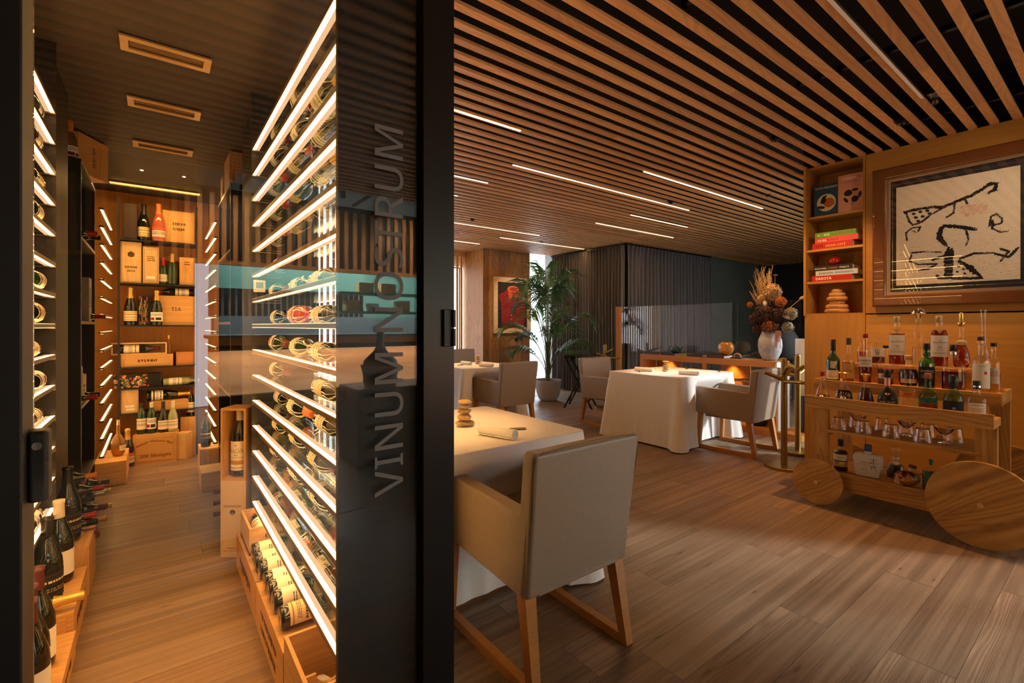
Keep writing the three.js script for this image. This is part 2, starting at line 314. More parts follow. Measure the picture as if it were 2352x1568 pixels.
function windowUnit(n, label, x0, x1, y0, y1, z, along = 'x', mullions = 1, t = 0.05) {
  const s = structure(`window_${n}`, label), w = x1 - x0, h = y1 - y0, c = (x0 + x1) / 2;
  const put = (nm, a, hh, ca, cy, mat, th = t) => along === 'x' ? part(s, nm, box(a, hh, th), mat, [ca, cy, z]) : part(s, nm, box(th, hh, a), mat, [z, cy, ca]);
  put('frame', w, t, c, y0 + t / 2, M.blackSatin); put('frame', w, t, c, y1 - t / 2, M.blackSatin);
  for (let k = 0; k <= mullions; k++) put('frame', t, h - 2 * t, x0 + t / 2 + (w - t) * k / mullions, (y0 + y1) / 2, M.blackSatin);
  for (let k = 0; k < mullions; k++) { const pw = (w - t) / mullions; put('pane', pw - t, h - 2 * t, x0 + t / 2 + pw * (k + 0.5), (y0 + y1) / 2, M.pane, 0.008); }
  return s;
}
windowUnit(1, 'wide far window behind timber slats', 0.8, 5.0, 0.1, 2.5, -8.42, 'x', 3, 0.02);
windowUnit(2, 'narrow bright window behind the palm', 6.135, 6.86, 0.0, 2.86, -7.58, 'x', 1, 0.016);
windowUnit(3, 'window behind the panelled wall', 5.7, 8.1, 0.12, 2.6, -0.86, 'x', 2);
windowUnit(4, 'tall side window behind the viewer', 1.05, 3.35, 0.12, 2.6, 5.08, 'z', 2);
// timber slats in front of the far window
{
  const t = thing('window_slat_screen', 'screen of upright timber slats in front of bright far window', 'screen', [2.9, 0, -8.2]);
  const g = wbox(0.046, 2.66, 0.018, 'y');
  for (let x = 0.85; x < 5.0; x += 0.0965) wpart(t, 'slat', g, M.slat[0], [x, 1.36, -8.2]);
  wpart(t, 'head_rail', wbox(4.2, 0.09, 0.07), M.slat[0], [2.9, 2.73, -8.2]);
  wpart(t, 'foot_rail', wbox(4.2, 0.05, 0.07), M.slat[0], [2.9, 0.025, -8.2]);
}

// ---------------------------------------------------------------- room behind the viewer: open kitchen, seen in the cellar glass
pieceWall('wall_left', 'dark wall left of the cellar entrance', [[-1.25, -1.05, 0, 3.2, -1.5, 6.5], [-1.1, -0.262, 0, 3.2, -1.47, -1.31]], M.black);
const kitchen = structure('wall_kitchen', 'slatted bulkhead and hatch of the open kitchen behind the viewer');
{
  part(kitchen, 'bulkhead', box(6.0, 0.86, 0.1), M.black, [1.9, 2.44, 3.62]);
  const g = wbox(0.048, 0.76, 0.04, 'y');
  for (let x = -1.0; x < 4.8; x += 0.115) part(kitchen, 'slat', g, M.slat[Math.floor(rnd() * 3)], [x, 2.42, 3.55]);
  part(kitchen, 'bottom_rail', wbox(5.9, 0.05, 0.06), M.slat[0], [1.9, 2.02, 3.55]);
  part(kitchen, 'hood_panel', box(2.33, 0.38, 0.05), M.green, [1.785, 2.06, 5.6]);
  part(kitchen, 'blind_backing', box(2.33, 0.44, 0.04), M.white, [1.785, 1.66, 5.72]);
  const b = box(0.055, 0.44, 0.03);
  for (let x = 0.66; x < 2.95; x += 0.09) part(kitchen, 'blind_bar', b, M.black, [x, 1.66, 5.6]);
  part(kitchen, 'counter_edge', wbox(4.4, 0.09, 0.06), M.slat[1], [2.66, 1.12, 3.52]);
  part(kitchen, 'counter_top', box(4.4, 0.04, 0.7), M.blue, [2.66, 1.17, 3.86]);
  part(kitchen, 'shadow_gap', box(4.4, 0.07, 0.04), M.black, [2.66, 1.04, 3.56]);
  const onyxTex = noiseTex(256, 256, 21, 3, [0.78, 0.50, 0.28], [0.46, 0.25, 0.12]), onyx = std({ map: onyxTex, roughness: 0.35, emissive: lin(1, 0.9, 0.8), emissiveMap: onyxTex, emissiveIntensity: 4.5 });  // emission put into the stone stands in for lamplight falling on it
  part(kitchen, 'onyx_front_added_glow', box(4.4, 0.5, 0.05), onyx, [2.66, 0.755, 3.56]);
  part(kitchen, 'plinth', box(4.4, 0.5, 0.06), M.black, [2.66, 0.25, 3.5]);
  part(kitchen, 'kitchen_wall', box(4.2, 3.2, 0.1), M.green, [2.85, 1.6, 6.4]);
  part(kitchen, 'steel_wall', box(4.2, 0.3, 0.06), M.blue, [2.85, 1.3, 5.5]);
  part(kitchen, 'pier', box(1.43, 3.2, 0.12), M.black, [-0.38, 1.6, 3.62]);
  for (const y of [1.5, 1.78]) part(kitchen, 'shelf', box(1.3, 0.035, 0.28), M.green, [2.75, y, 4.3]);
}
areaLight(3.6, 1.6, new THREE.Color(0.85, 1.0, 0.93), 38, [2.6, 2.9, 4.9], [2.6, 0, 4.9]);   // kitchen ceiling panel
areaLight(4.2, 0.03, WARM, 120, [2.66, 1.0, 3.40], [2.66, 0.6, 3.56]);                         // strip under the counter edge
solid('kitchen_ceiling_panel', 'flat light panel on the kitchen ceiling behind viewer', 'light', box(3.6, 0.02, 1.6), std({ color: lin(0.8, 0.8, 0.8), emissive: lin(0.85, 1.0, 0.93), emissiveIntensity: 10 }), [2.6, 2.93, 4.9]);
solid('counter_light_strip', 'warm light strip under the kitchen counter edge', 'light', box(4.2, 0.012, 0.02), M.ledCeil, [2.66, 1.012, 3.42]);
[[2.3, 1.6, 0.2, 0.16, 'pale box left on the lower kitchen shelf'], [2.62, 1.6, 0.16, 0.12, 'middle box on the lower kitchen shelf'], [3.1, 1.6, 0.2, 0.17, 'yellow box right on the lower kitchen shelf'], [2.5, 1.88, 0.22, 0.15, 'left box on the upper kitchen shelf'], [2.85, 1.88, 0.24, 0.15, 'right box on the upper kitchen shelf']].forEach(([x, y, w, h, l], i) =>
  solid('shelf_box', l, 'box', rbox(w, h, 0.18, 0.006), [M.pine, M.white, M.pinePale, M.pine, M.pineWarm][i], [x, y - 0.1 + 0.0175 + h / 2 - 0.0, 4.3], null, 'boxes on the kitchen shelves'));
// demijohn in a basket on the counter end, mirrored in the glass
{
  const t = thing('demijohn', 'green glass demijohn sitting in a woven basket, mirrored in glass', 'bottle', [1.75, 0.72, 1.75]);
  part(t, 'glass_body', lathe([[0, 0.02], [0.14, 0.02], [0.17, 0.12], [0.16, 0.24], [0.06, 0.34], [0.035, 0.40], [0.035, 0.52], [0.045, 0.53], [0.03, 0.54], [0, 0.54]], 32), phy({ color: lin(0.05, 0.12, 0.09), roughness: 0.08 }));
  part(t, 'basket', lathe([[0, 0], [0.15, 0], [0.165, 0.05], [0.16, 0.1], [0.175, 0.15], [0.185, 0.2], [0.172, 0.2], [0.155, 0.12], [0, 0.02]], 32), M.pine);
  solid('low_cabinet', 'low dark cabinet under the demijohn behind viewer', 'cabinet', rbox(1.5, 0.72, 0.55, 0.01), M.blackSatin, [2.2, 0.36, 1.8]);
}
pieceWall('wall_rear', 'end wall of the kitchen behind the viewer', [[-1.1, 0.46, 0, 3.2, 6.45, 6.6], [0.46, 0.72, 2.4, 3.2, 6.45, 6.6], [0.72, 5.0, 0, 3.2, 6.45, 6.6]], M.wall);

// ---------------------------------------------------------------- wine cellar shell
structure('ceiling_cellar', 'flat dark brown ceiling of the wine cellar', box(1.55, 0.12, 4.6), M.cellarCeil, [0.015, 2.66, -3.70]);
pieceWall('wall_cellar_left', 'dark left wall of the wine cellar', [[-0.9, -0.76, 0, 3.2, -6.1, -1.47]], M.blackPanel);
pieceWall('wall_cellar_right', 'dark right wall of the wine cellar', [[0.72, 0.78, 0, 3.2, -6.0, -2.98], [0.72, 0.78, 2.6, 3.2, -2.98, -1.45]], M.blackPanel);
structure('wall_cellar_back', 'golden back wall of the wine cellar', wbox(1.6, 3.2, 0.12, 'y'), M.gold, [0.0, 1.6, -6.02]);
// glazed front: black frame, panes, end panel of the right rack
const front = structure('wall_cellar_front', 'black framed glass front of the wine cellar');
part(front, 'post', rbox(0.112, 2.86, 0.13, 0.004), M.blackSatin, [0.714, 1.43, -1.395]);
part(front, 'post', rbox(0.06, 2.86, 0.12, 0.004), M.black, [-0.243, 1.43, -1.39]);
part(front, 'head_rail', rbox(0.86, 0.22, 0.10, 0.004), M.blackSatin, [0.228, 2.71, -1.395]);
part(front, 'sill_rail', rbox(0.86, 0.05, 0.06, 0.004), M.blackSatin, [0.228, 0.025, -1.37]);
part(front, 'pane', box(0.86, 2.55, 0.008), M.pane, [0.229, 1.325, -1.358]);
part(front, 'rack_end_panel', box(0.246, 2.6, 0.02), M.blackPanel, [0.538, 1.3, -1.39]);
{ const h = part(front, 'hinge_leaf', rbox(0.03, 0.118, 0.012, 0.002), M.black, [0.740, 1.293, -1.324]);
  for (const y of [-0.03, 0.03]) part(h, 'hinge_knuckle', cyl(0.0075, 0.0075, 0.056, 16), M.black, [0.018, y, 0.008]); }
{ const k = thing('door_lock', 'black rounded lock case on the left door frame', 'lock', [-0.198, 1.006, -1.40]);
  part(k, 'case', rbox(0.034, 0.15, 0.05, 0.009, 4), M.black); part(k, 'cylinder', cyl(0.008, 0.008, 0.012, 16), M.steel, [0.0, 0.045, 0.026], [Math.PI / 2, 0, 0]); }
// lettering on the glass, reading upwards
{
  const font = await new FontLoader().loadAsync('fonts/droid/droid_sans_regular.typeface.json');
  const g = new TextGeometry('VINUM NOSTRUM', { font, size: 0.0855, depth: 0.0006, curveSegments: 6 }); g.computeBoundingBox();
  const w = g.boundingBox.max.x - g.boundingBox.min.x; g.scale(1.105 / w, 1.04, 1);
  solid('glass_lettering', 'pale grey capital letters running up the dark glass', 'lettering', g, std({ color: lin(0.20, 0.19, 0.18), roughness: 0.8 }), [0.602, 0.792, -1.3535], [0, 0, Math.PI / 2]);
}
// vents, slot light and pin lights in the cellar ceiling
[[-2.77, 'nearest'], [-3.47, 'middle'], [-4.255, 'farthest']].forEach(([z, l]) => {
  const t = thing('air_vent', `${l} brass coloured air vent in cellar ceiling`, 'vent', [0.04, 2.6, z], 0, 'air vents in the cellar ceiling');
  const m = std({ color: lin(0.42, 0.27, 0.11), roughness: 0.35, metalness: 0.6 });
  part(t, 'frame', frameGeo(0.35, 0.145, 0.032, 0.008, 0.0015), m, [0, -0.008, 0], [Math.PI / 2, 0, 0]);
  part(t, 'backing', box(0.30, 0.002, 0.09), M.black, [0, -0.0012, 0]);
  for (let k = 0; k < 5; k++) part(t, 'blade', box(0.288, 0.003, 0.005), m, [0, -0.004, -0.032 + 0.016 * k]);
});
{ const t = thing('ceiling_slot_light', 'orange glowing slot light at the cellar back', 'light', [0.0, 2.575, -5.45]);
  part(t, 'diffuser', box(0.66, 0.012, 0.09), M.ledGold); part(t, 'trim', frameGeo(0.70, 0.13, 0.02, 0.014, 0.001), M.alu, [0, -0.012, 0], [-Math.PI / 2, 0, 0]);
  areaLight(0.66, 0.09, new THREE.Color(1, 0.55, 0.16), 30, [0, 2.565, -5.45], [0, 0, -5.35]); }
[[-0.10, -5.0], [0.19, -5.0]].forEach(([x, z], i) => solid('pin_light', `${['left', 'right'][i]} tiny pin light in cellar ceiling`, 'light', cyl(0.012, 0.012, 0.006, 16), M.ledCeil, [x, 2.598, z], null, 'pin lights in the cellar ceiling'));

// ---------------------------------------------------------------- wine bottles
const scribble = (g, w, y, h, n, col) => { g.fillStyle = col; for (let r = 0; r < n; r++) { let x = w * 0.14; const yy = y + r * h * 2.1; while (x < w * 0.84) { const l = w * rr(0.02, 0.08); g.fillRect(x, yy, l, h); x += l + w * rr(0.008, 0.025); } } };
const paperLabels = [
  (g, w, h) => { g.fillStyle = '#efe3c8'; g.fillRect(0, 0, w, h); scribble(g, w, h * 0.2, h * 0.07, 1, '#3a2a1c'); scribble(g, w, h * 0.45, h * 0.03, 4, '#6b5843'); g.strokeStyle = '#9a7d4a'; g.strokeRect(w * 0.05, h * 0.06, w * 0.9, h * 0.88); },
  (g, w, h) => { g.fillStyle = '#f3ead7'; g.fillRect(0, 0, w, h); g.fillStyle = '#1e1a17'; g.fillRect(0, h * 0.72, w, h * 0.12); scribble(g, w, h * 0.15, h * 0.09, 1, '#221a14'); scribble(g, w, h * 0.42, h * 0.03, 3, '#756450'); },
  (g, w, h) => { g.fillStyle = '#e8d3a8'; g.fillRect(0, 0, w, h); g.fillStyle = '#b07b2c'; g.fillRect(0, h * 0.1, w, h * 0.06); g.fillRect(0, h * 0.84, w, h * 0.06); scribble(g, w, h * 0.3, h * 0.08, 1, '#4a3419'); scribble(g, w, h * 0.55, h * 0.03, 3, '#7d6136'); },
  (g, w, h) => { g.fillStyle = '#f4efe4'; g.fillRect(0, 0, w, h); g.fillStyle = '#a3182b'; g.fillRect(w * 0.1, h * 0.58, w * 0.26, h * 0.3); g.fillStyle = '#222'; g.fillRect(w * 0.42, h * 0.58, w * 0.3, h * 0.3); scribble(g, w, h * 0.15, h * 0.05, 3, '#3a3a3a'); },
  (g, w, h) => { g.fillStyle = '#d9c7b2'; g.fillRect(0, 0, w, h); g.fillStyle = '#c2553a'; g.fillRect(0, 0, w, h * 0.35); scribble(g, w, h * 0.5, h * 0.05, 3, '#40302a'); },
  (g, w, h) => { g.fillStyle = '#1d1b1a'; g.fillRect(0, 0, w, h); g.strokeStyle = '#c9b079'; g.strokeRect(w * 0.08, h * 0.1, w * 0.84, h * 0.8); scribble(g, w, h * 0.3, h * 0.09, 1, '#d8c28a'); scribble(g, w, h * 0.6, h * 0.04, 2, '#a8915d'); },
  (g, w, h) => { g.fillStyle = '#f5efe0'; g.fillRect(0, 0, w, h); g.fillStyle = '#2a2420'; for (let k = 0; k < 26; k++) g.fillRect(w * (0.02 + 0.11 * rnd()), h * rnd(), w * 0.06, h * 0.02); g.save(); g.translate(w * 0.5, h * 0.5); g.font = `italic ${h * 0.17}px serif`; g.textAlign = 'center'; scribble(g, w * 0.8, -h * 0.1, h * 0.05, 2, '#4b3a2c'); g.restore(); },
].map((d) => canvasTex(256, 160, d)).map((t) => std({ map: t, roughness: 0.8, side: THREE.DoubleSide }));
const PAPER = ['cream label', 'black banded label', 'ochre label', 'white and red label', 'orange topped label', 'black label', 'white script label'];
const caps = { red: std({ color: lin(0.42, 0.02, 0.025), roughness: 0.35, metalness: 0.2 }), darkred: std({ color: lin(0.13, 0.015, 0.02), roughness: 0.4 }), black: std({ color: lin(0.012, 0.012, 0.013), roughness: 0.35 }), gold: std({ color: lin(0.75, 0.45, 0.1), roughness: 0.35, metalness: 0.7 }), cream: std({ color: lin(0.7, 0.62, 0.48), roughness: 0.6 }), silver: std({ color: lin(0.6, 0.56, 0.5), roughness: 0.3, metalness: 0.8 }), orange: std({ color: lin(0.7, 0.2, 0.05), roughness: 0.5 }), wax: std({ color: lin(0.10, 0.018, 0.02), roughness: 0.45 }) };
const glassMat = { black: phy({ color: lin(0.008, 0.011, 0.007), roughness: 0.05, clearcoat: 0.6 }), green: phy({ color: lin(0.02, 0.05, 0.018), roughness: 0.05, clearcoat: 0.6 }), amber: phy({ color: lin(0.16, 0.055, 0.01), roughness: 0.06, clearcoat: 0.5 }), rose: phy({ color: lin(0.42, 0.09, 0.05), roughness: 0.08, clearcoat: 0.5 }), pale: phy({ color: lin(0.36, 0.36, 0.16), roughness: 0.1, clearcoat: 0.5 }) };
const SHAPES = {
  bordeaux: { body: [[0, 0.004], [0.03, 0], [0.0365, 0.004], [0.037, 0.012], [0.037, 0.186], [0.034, 0.203], [0.022, 0.226], [0.0155, 0.244], [0.0145, 0.26], [0.0145, 0.286], [0.0165, 0.287], [0.0165, 0.296], [0, 0.296]], cap: [[0.0152, 0.245], [0.0152, 0.286], [0.017, 0.287], [0.017, 0.298], [0, 0.2985]], ly: [0.045, 0.15], r: 0.037 },
  burgundy: { body: [[0, 0.004], [0.034, 0], [0.0405, 0.005], [0.041, 0.014], [0.041, 0.13], [0.039, 0.155], [0.031, 0.186], [0.021, 0.214], [0.0155, 0.24], [0.0145, 0.286], [0.0165, 0.287], [0.0165, 0.297], [0, 0.297]], cap: [[0.0165, 0.235], [0.0155, 0.286], [0.0172, 0.287], [0.0172, 0.299], [0, 0.2995]], ly: [0.03, 0.118], r: 0.041 },
  champagne: { body: [[0, 0.004], [0.037, 0], [0.044, 0.006], [0.0445, 0.016], [0.0445, 0.135], [0.042, 0.165], [0.033, 0.2], [0.022, 0.23], [0.0165, 0.255], [0.0155, 0.295], [0.0185, 0.298], [0.0185, 0.305], [0, 0.305]], cap: [[0.0235, 0.228], [0.0175, 0.257], [0.0168, 0.295], [0.0195, 0.298], [0.0185, 0.316], [0.012, 0.321], [0, 0.322]], ly: [0.035, 0.118], r: 0.0445 },
};
for (const s of Object.values(SHAPES)) { s.bodyG = lathe(s.body, 26); s.capG = lathe(s.cap, 20); const [a, b] = s.ly; s.labG = new THREE.CylinderGeometry(s.r + 0.0005, s.r + 0.0005, b - a, 26, 1, true, -1.75, 3.5); s.lc = (a + b) / 2; }
const GLASSNAME = { black: 'dark', green: 'green glass', amber: 'amber', rose: 'rosé', pale: 'pale' };
const CAPNAME = { red: 'red', darkred: 'dark red', black: 'black', gold: 'gold', cream: 'cream', silver: 'silver', orange: 'orange', wax: 'brown wax' };
const protos = {};
function wineProto(shape, glass, paper, cap) {
  const key = [shape, glass, paper, cap].join();
  if (protos[key]) return protos[key];
  const s = SHAPES[shape], g = new THREE.Group();
  part(g, 'glass_body', s.bodyG, glassMat[glass]);
  if (paper >= 0) part(g, 'paper_label', s.labG, paperLabels[paper], [0, s.lc, 0]);
  part(g, 'capsule', s.capG, caps[cap]);
  g.userData = { base: 'wine_bottle', category: 'wine bottle' };
  return (protos[key] = g);
}
// dir: 'up', or the axis along which the neck points; roll turns the label
function wine(shape, glass, paper, cap, p, dir, roll, where, group, scale = 1) {
  const c = copyOf(wineProto(shape, glass, paper, cap), [0, 0, 0], null, `${GLASSNAME[glass]} wine bottle${paper >= 0 ? ' with ' + PAPER[paper] : ''}, ${where}`, group);
  const q = new THREE.Quaternion().setFromAxisAngle(new THREE.Vector3(0, 1, 0), roll);
  const to = { up: [0, 1, 0], z: [0, 0, 1], '-z': [0, 0, -1], x: [1, 0, 0], '-x': [-1, 0, 0] }[dir] || dir;
  const a = new THREE.Quaternion().setFromUnitVectors(new THREE.Vector3(0, 1, 0), new THREE.Vector3(...to).normalize());
  c.quaternion.copy(a.multiply(q)); c.position.set(...p); c.scale.setScalar(scale);
  return c;
}

// ---------------------------------------------------------------- lit racks beside the door: glass shelves on glowing rails
const RS = 0.14, RY = (k) => 1.3 + (7 - k) * RS;             // fifteen shelves, k = 0 at the top
function litRack(name, label, xf, xb, z0, z1, side) {         // xf front, xb back; side +1 when the rack stands to the right
  const t = thing(name, label, 'wine rack', [(xf + xb) / 2, 0, (z0 + z1) / 2]);
  const L = z0 - z1, zc = (z0 + z1) / 2, w = Math.abs(xb - xf);
  wpart(t, 'end_panel', box(w, 2.6, 0.02), M.blackPanel, [(xf + xb) / 2, 1.3, z1 - 0.012]);
  const railG = box(0.034, 0.016, L), wG = box(0.015, 0.0012, L - 0.01), pG = box(0.017, 0.0012, L - 0.01), sG = box(w - 0.036, 0.008, L - 0.01), stand = cyl(0.003, 0.003, 2.5, 8);
  for (let k = 0; k < 15; k++) {
    const y = RY(k), r = wpart(t, 'rail', railG, M.alu, [xf + side * 0.017, y, zc]);
    for (const s of [-1, 1]) {
      part(r, 'led_strip', wG, M.ledWhite, [-side * 0.007, s * 0.0084, 0]);
      part(r, 'diffuser_edge', pG, M.ledPeach, [side * 0.0088, s * 0.0084, 0]);
    }
    wpart(t, 'glass_shelf', sG, M.shelfGlass, [xf + side * (0.036 + (w - 0.036) / 2), y, zc]);
    if (side > 0) { wpart(t, 'lit_glass_edge', box(0.004, 0.006, L - 0.01), M.edgeGlow, [xb - 0.003, y, zc]); areaLight(L - 0.02, 0.006, new THREE.Color(1, 0.5, 0.16), 24, [xb + 0.001, y, zc], [xb + 1, y, zc]); }
    wpart(t, 'bracket', box(w * 0.45, 0.006, 0.012), M.alu, [xf + side * w * 0.22, y - 0.011, z1 + 0.012]);
    areaLight(0.012, L - 0.02, new THREE.Color(1, 0.48, 0.15), 10, [xf - side * 0.004, y - 0.012, zc], [xf - side * 0.5, y - 0.9, zc]).rotateZ(0);
  }
  for (const z of [z0 - 0.5, z0 - 1.0]) wpart(t, 'suspension_rod', stand, M.steel, [xb - side * 0.03, 1.3, z]);
  return t;
}
litRack('lit_wine_rack', 'tall wine rack of glowing rails and glass shelves beside black post', 0.42, 0.75, -1.41, -2.95, 1);
litRack('lit_wine_rack', 'tall wine rack of glowing rails at left door frame', -0.37, -0.74, -1.47, -2.99, -1);
structure('window_5', 'clear glass back of the lit rack towards the dining room', box(0.008, 2.58, 1.5), M.pane, [0.762, 1.3, -2.21]);
{
  const A = ['bordeaux', 'bordeaux', 'burgundy', 'burgundy', 'champagne'], G = ['black', 'black', 'green', 'black', 'black', 'rose'], C = ['red', 'black', 'gold', 'darkred', 'orange', 'black'], pos = ['nearest', 'middle', 'farthest'];
  for (let k = 0; k < 15; k++) {
    const y = RY(k) + 0.004;
    [-1.98, -2.38, -2.83].forEach((z, j) => {
      if (k === 0 && j === 0) return;
      const s = A[Math.floor(rnd() * 5)], g = k === 7 && j === 1 ? 'rose' : G[Math.floor(rnd() * 5)], pl = k === 7 && j === 1 ? 4 : [0, 1, 2, 0, 1, 3, 6][Math.floor(rnd() * 7)];
      if (rnd() < 0.1 && k > 2 && k !== 7) return;
      const r = SHAPES[s].r; wine(s, g, pl, C[Math.floor(rnd() * 6)], [0.525 + rr(-0.012, 0.012), y + r, z + rr(-0.03, 0.03)], 'z', -Math.PI / 2 + 0.4 + rr(-0.5, 0.3), `${pos[j]} on ${ORD[k]} shelf down, right rack`, 'bottles on the right lit rack');
    });
    if (k % 2 === 0) { const s = A[(k + 2) % 5]; wine(s, G[k % 5], [0, 2, 1][k % 3], C[k % 6], [0.66, y + SHAPES[s].r, -1.80 - (k % 4) * 0.13], 'z', -Math.PI / 2, `rear row, ${ORD[k]} shelf down, right rack`, 'bottles on the right lit rack'); }
  }
  for (let k = 1; k < 14; k++) {
    if (k === 5 || k === 11) continue;
    const s = A[(k * 2) % 5], y = RY(k) + 0.004; wine(s, G[(k + 1) % 5], [0, 3, 1, 2][k % 4], C[(k + 2) % 6], [-0.418, y + 0.006 + SHAPES[s].r, -2.84 + (k % 3) * 0.05], 'z', Math.PI / 2 - 0.3, `on ${ORD[k]} shelf down, left rack`, 'bottles on the left lit rack');
  }
}
{ const t = thing('thermostat', 'white square thermostat with grey display on dark panel', 'thermostat', [0.455, 1.52, -2.93], 0);
  part(t, 'case', rbox(0.062, 0.066, 0.012, 0.006, 3), M.white); part(t, 'display', box(0.036, 0.034, 0.002), std({ color: lin(0.25, 0.33, 0.28), roughness: 0.2 }), [0, 0.004, 0.0065]); }

// ---------------------------------------------------------------- dark shelving farther in, both sides, then small lit racks
function darkRack(label, xf, xb, side) {
  const t = thing('dark_wine_shelving', label, 'shelving', [(xf + xb) / 2, 0, -4.28]), w = Math.abs(xb - xf), xc = (xf + xb) / 2;
  for (const y of [0.3, 0.8, 1.32, 1.84, 2.31]) { const s = wpart(t, 'shelf', box(w, 0.02, 0.80), M.blackPanel, [xc, y, -4.28]); part(s, 'edge_strip', box(0.004, 0.018, 0.8), M.alu, [-side * (w / 2 + 0.002), 0, 0]); }
  for (const z of [-3.88, -4.69]) wpart(t, 'side_panel', box(w, 2.3, 0.018), M.blackPanel, [xc, 1.15, z]);
  wpart(t, 'front_edge', box(0.003, 2.3, 0.006), M.steel, [xf - side * 0.002, 1.15, -3.874]);
  return t;
}
darkRack('dark shelving on left side, deep in the cellar', -0.37, -0.74, -1);
darkRack('dark shelving on right side, deep in the cellar', 0.42, 0.70, 1);
// dark columns between the racks
solid('cellar_column', 'black column between the left racks', 'column', box(0.34, 2.6, 0.6), M.blackPanel, [-0.57, 1.3, -3.33]);
solid('cellar_column', 'black column between the right racks', 'column', box(0.24, 2.6, 0.6), M.blackPanel, [0.58, 1.3, -3.33]);
function smallLitRack(label, xf, xb, side) {
  const t = thing('small_lit_rack', label, 'wine rack', [(xf + xb) / 2, 0, -5.25]);
  wpart(t, 'back_panel', wbox(0.02, 2.5, 1.0, 'y'), M.gold, [xb, 1.25, -5.22]);
  for (let k = 0; k < 15; k++) {
    const y = 0.3 + k * 0.135, r = wpart(t, 'rail', box(0.03, 0.014, 0.98), M.alu, [xf, y, -5.22]);
    for (const s of [-1, 1]) part(r, 'led_strip', box(0.014, 0.0012, 0.96), M.ledWhite, [0, s * 0.0077, 0]);
    wpart(t, 'glass_shelf', box(Math.abs(xb - xf) - 0.03, 0.006, 0.98), M.shelfGlass, [(xf + xb) / 2, y, -5.22]);
  }
  areaLight(0.9, 2.0, new THREE.Color(1, 0.62, 0.26), 1.2, [xf - side * 0.02, 1.3, -5.22], [0, 1.3, -5.22]);
}
smallLitRack('small glowing rack at the left back of cellar', -0.335, -0.70, -1);
smallLitRack('small glowing rack at the right back of cellar', 0.40, 0.69, 1);
// bottles lying on the left dark shelving with their capsules towards the aisle
[['orange', 0.453, -3.56], ['black', 0.225, -4.28], ['red', 0.351, -3.66], ['cream', 0.09, -4.56], ['silver', 0.235, -3.97], ['darkred', 0.16, -3.93], ['black', 0.09, -4.15], ['red', 0.285, -3.38], ['gold', 0.06, -4.27], ['black', 0.171, -3.62], ['gold', 0.05, -4.04], ['darkred', 0.235, -3.27], ['darkred', 0.06, -3.72], ['darkred', 0.16, -3.40]].forEach(([c, y, z], i) => {
  wine('bordeaux', 'black', -1, c, [-0.57 + (i % 3) * 0.012, Math.max(y, 0.042), z], 'x', 0, `${CAPNAME[c]} capsule, ${ORD[i]} in low pile left of aisle`, 'bottles piled left of the aisle');
});
[['red', 0.845, -4.0], ['black', 0.845, -4.15], ['red', 1.365, -4.45], ['darkred', 1.365, -4.6], ['red', 1.885, -4.0], ['black', 1.89, -4.2], ['darkred', 1.72, -4.42]].forEach(([c, y, z], i) => {
  if (i === 6) return;
  wine('bordeaux', i % 2 ? 'black' : 'green', 0, c, [-0.60, y, z], 'x', 1.2, `${CAPNAME[c]} capsule, ${ORD[i]} lying on left dark shelving`, 'bottles lying on the left dark shelving');
});
[[-0.50, 1.85, -4.55, 'champagne', 5], [-0.47, 0.81, -4.42, 'bordeaux', 1], [-0.46, 0.81, -4.56, 'bordeaux', 3], [-0.5, 1.33, -4.05, 'burgundy', 0]].forEach(([x, y, z, s, p], i) => wine(s, 'black', p, ['gold', 'black', 'red', 'cream'][i], [x, y, z], 'up', 1.0, `standing ${ORD[i]} on left dark shelving`, 'bottles standing on the left dark shelving'));

// ---------------------------------------------------------------- wooden wine boxes
// a closed wooden box with an inked face: faces is a list of [side, draw] with side 'z','-z','x','-x'
function inkBox(name, label, w, h, d, p, ry, mat, faces = [], group, rough) {
  const t = thing(name, label, 'wooden box', p, ry, group);
  part(t, 'body', wbox(w, h, d, h > w ? 'y' : 'x'), mat, [0, h / 2, 0]);
  part(t, 'lid', wbox(w * 0.86, h > w ? h * 0.94 : h * 0.8, 0.006, h > w ? 'y' : 'x'), mat, [0, h / 2, d / 2 + 0.002]);
  for (const [side, draw] of faces) {
    const along = side.endsWith('z') ? w : d, tw = along >= h ? 256 : Math.max(64, Math.round(256 * along / h)), th = along >= h ? Math.max(64, Math.round(256 * h / along)) : 256;
    const tx = canvasTex(tw, th, (g) => { g.clearRect(0, 0, tw, th); draw(g, tw, th); });
    const m = std({ map: tx, transparent: true, roughness: 0.8 });
    const pl = part(t, 'printed_mark', new THREE.PlaneGeometry(along * 0.92, h * 0.92), m, side === 'z' ? [0, h / 2, d / 2 + 0.0062] : side === 'x' ? [w / 2 + 0.0008, h / 2, 0] : [-w / 2 - 0.0008, h / 2, 0], side === 'z' ? [0, 0, 0] : side === 'x' ? [0, Math.PI / 2, 0] : [0, -Math.PI / 2, 0]);
    pl.castShadow = false;
  }
  return t;
}
const inkText = (txt, size, y, font = 'serif', col = '#3b2312', x = 0.5, weight = '') => (g, w, h) => { g.fillStyle = col; g.font = `${weight} ${Math.round(size * w)}px ${font}`; g.textAlign = 'center'; g.textBaseline = 'middle'; g.fillText(txt, w * x, h * y); };
const inkScrib = (n, y, k = 0.05, x0 = 0.2) => (g, w, h) => { g.fillStyle = '#5a371a'; for (let r = 0; r < n; r++) { let x = w * x0; while (x < w * (1 - x0)) { const l = w * rr(0.02, 0.06); g.fillRect(x, h * (y + r * k * 1.8), l, h * k * rr(0.6, 1)); x += l + w * rr(0.01, 0.03); } } };
const inkRows = (rows) => (g, w, h) => rows.forEach((r) => r(g, w, h));
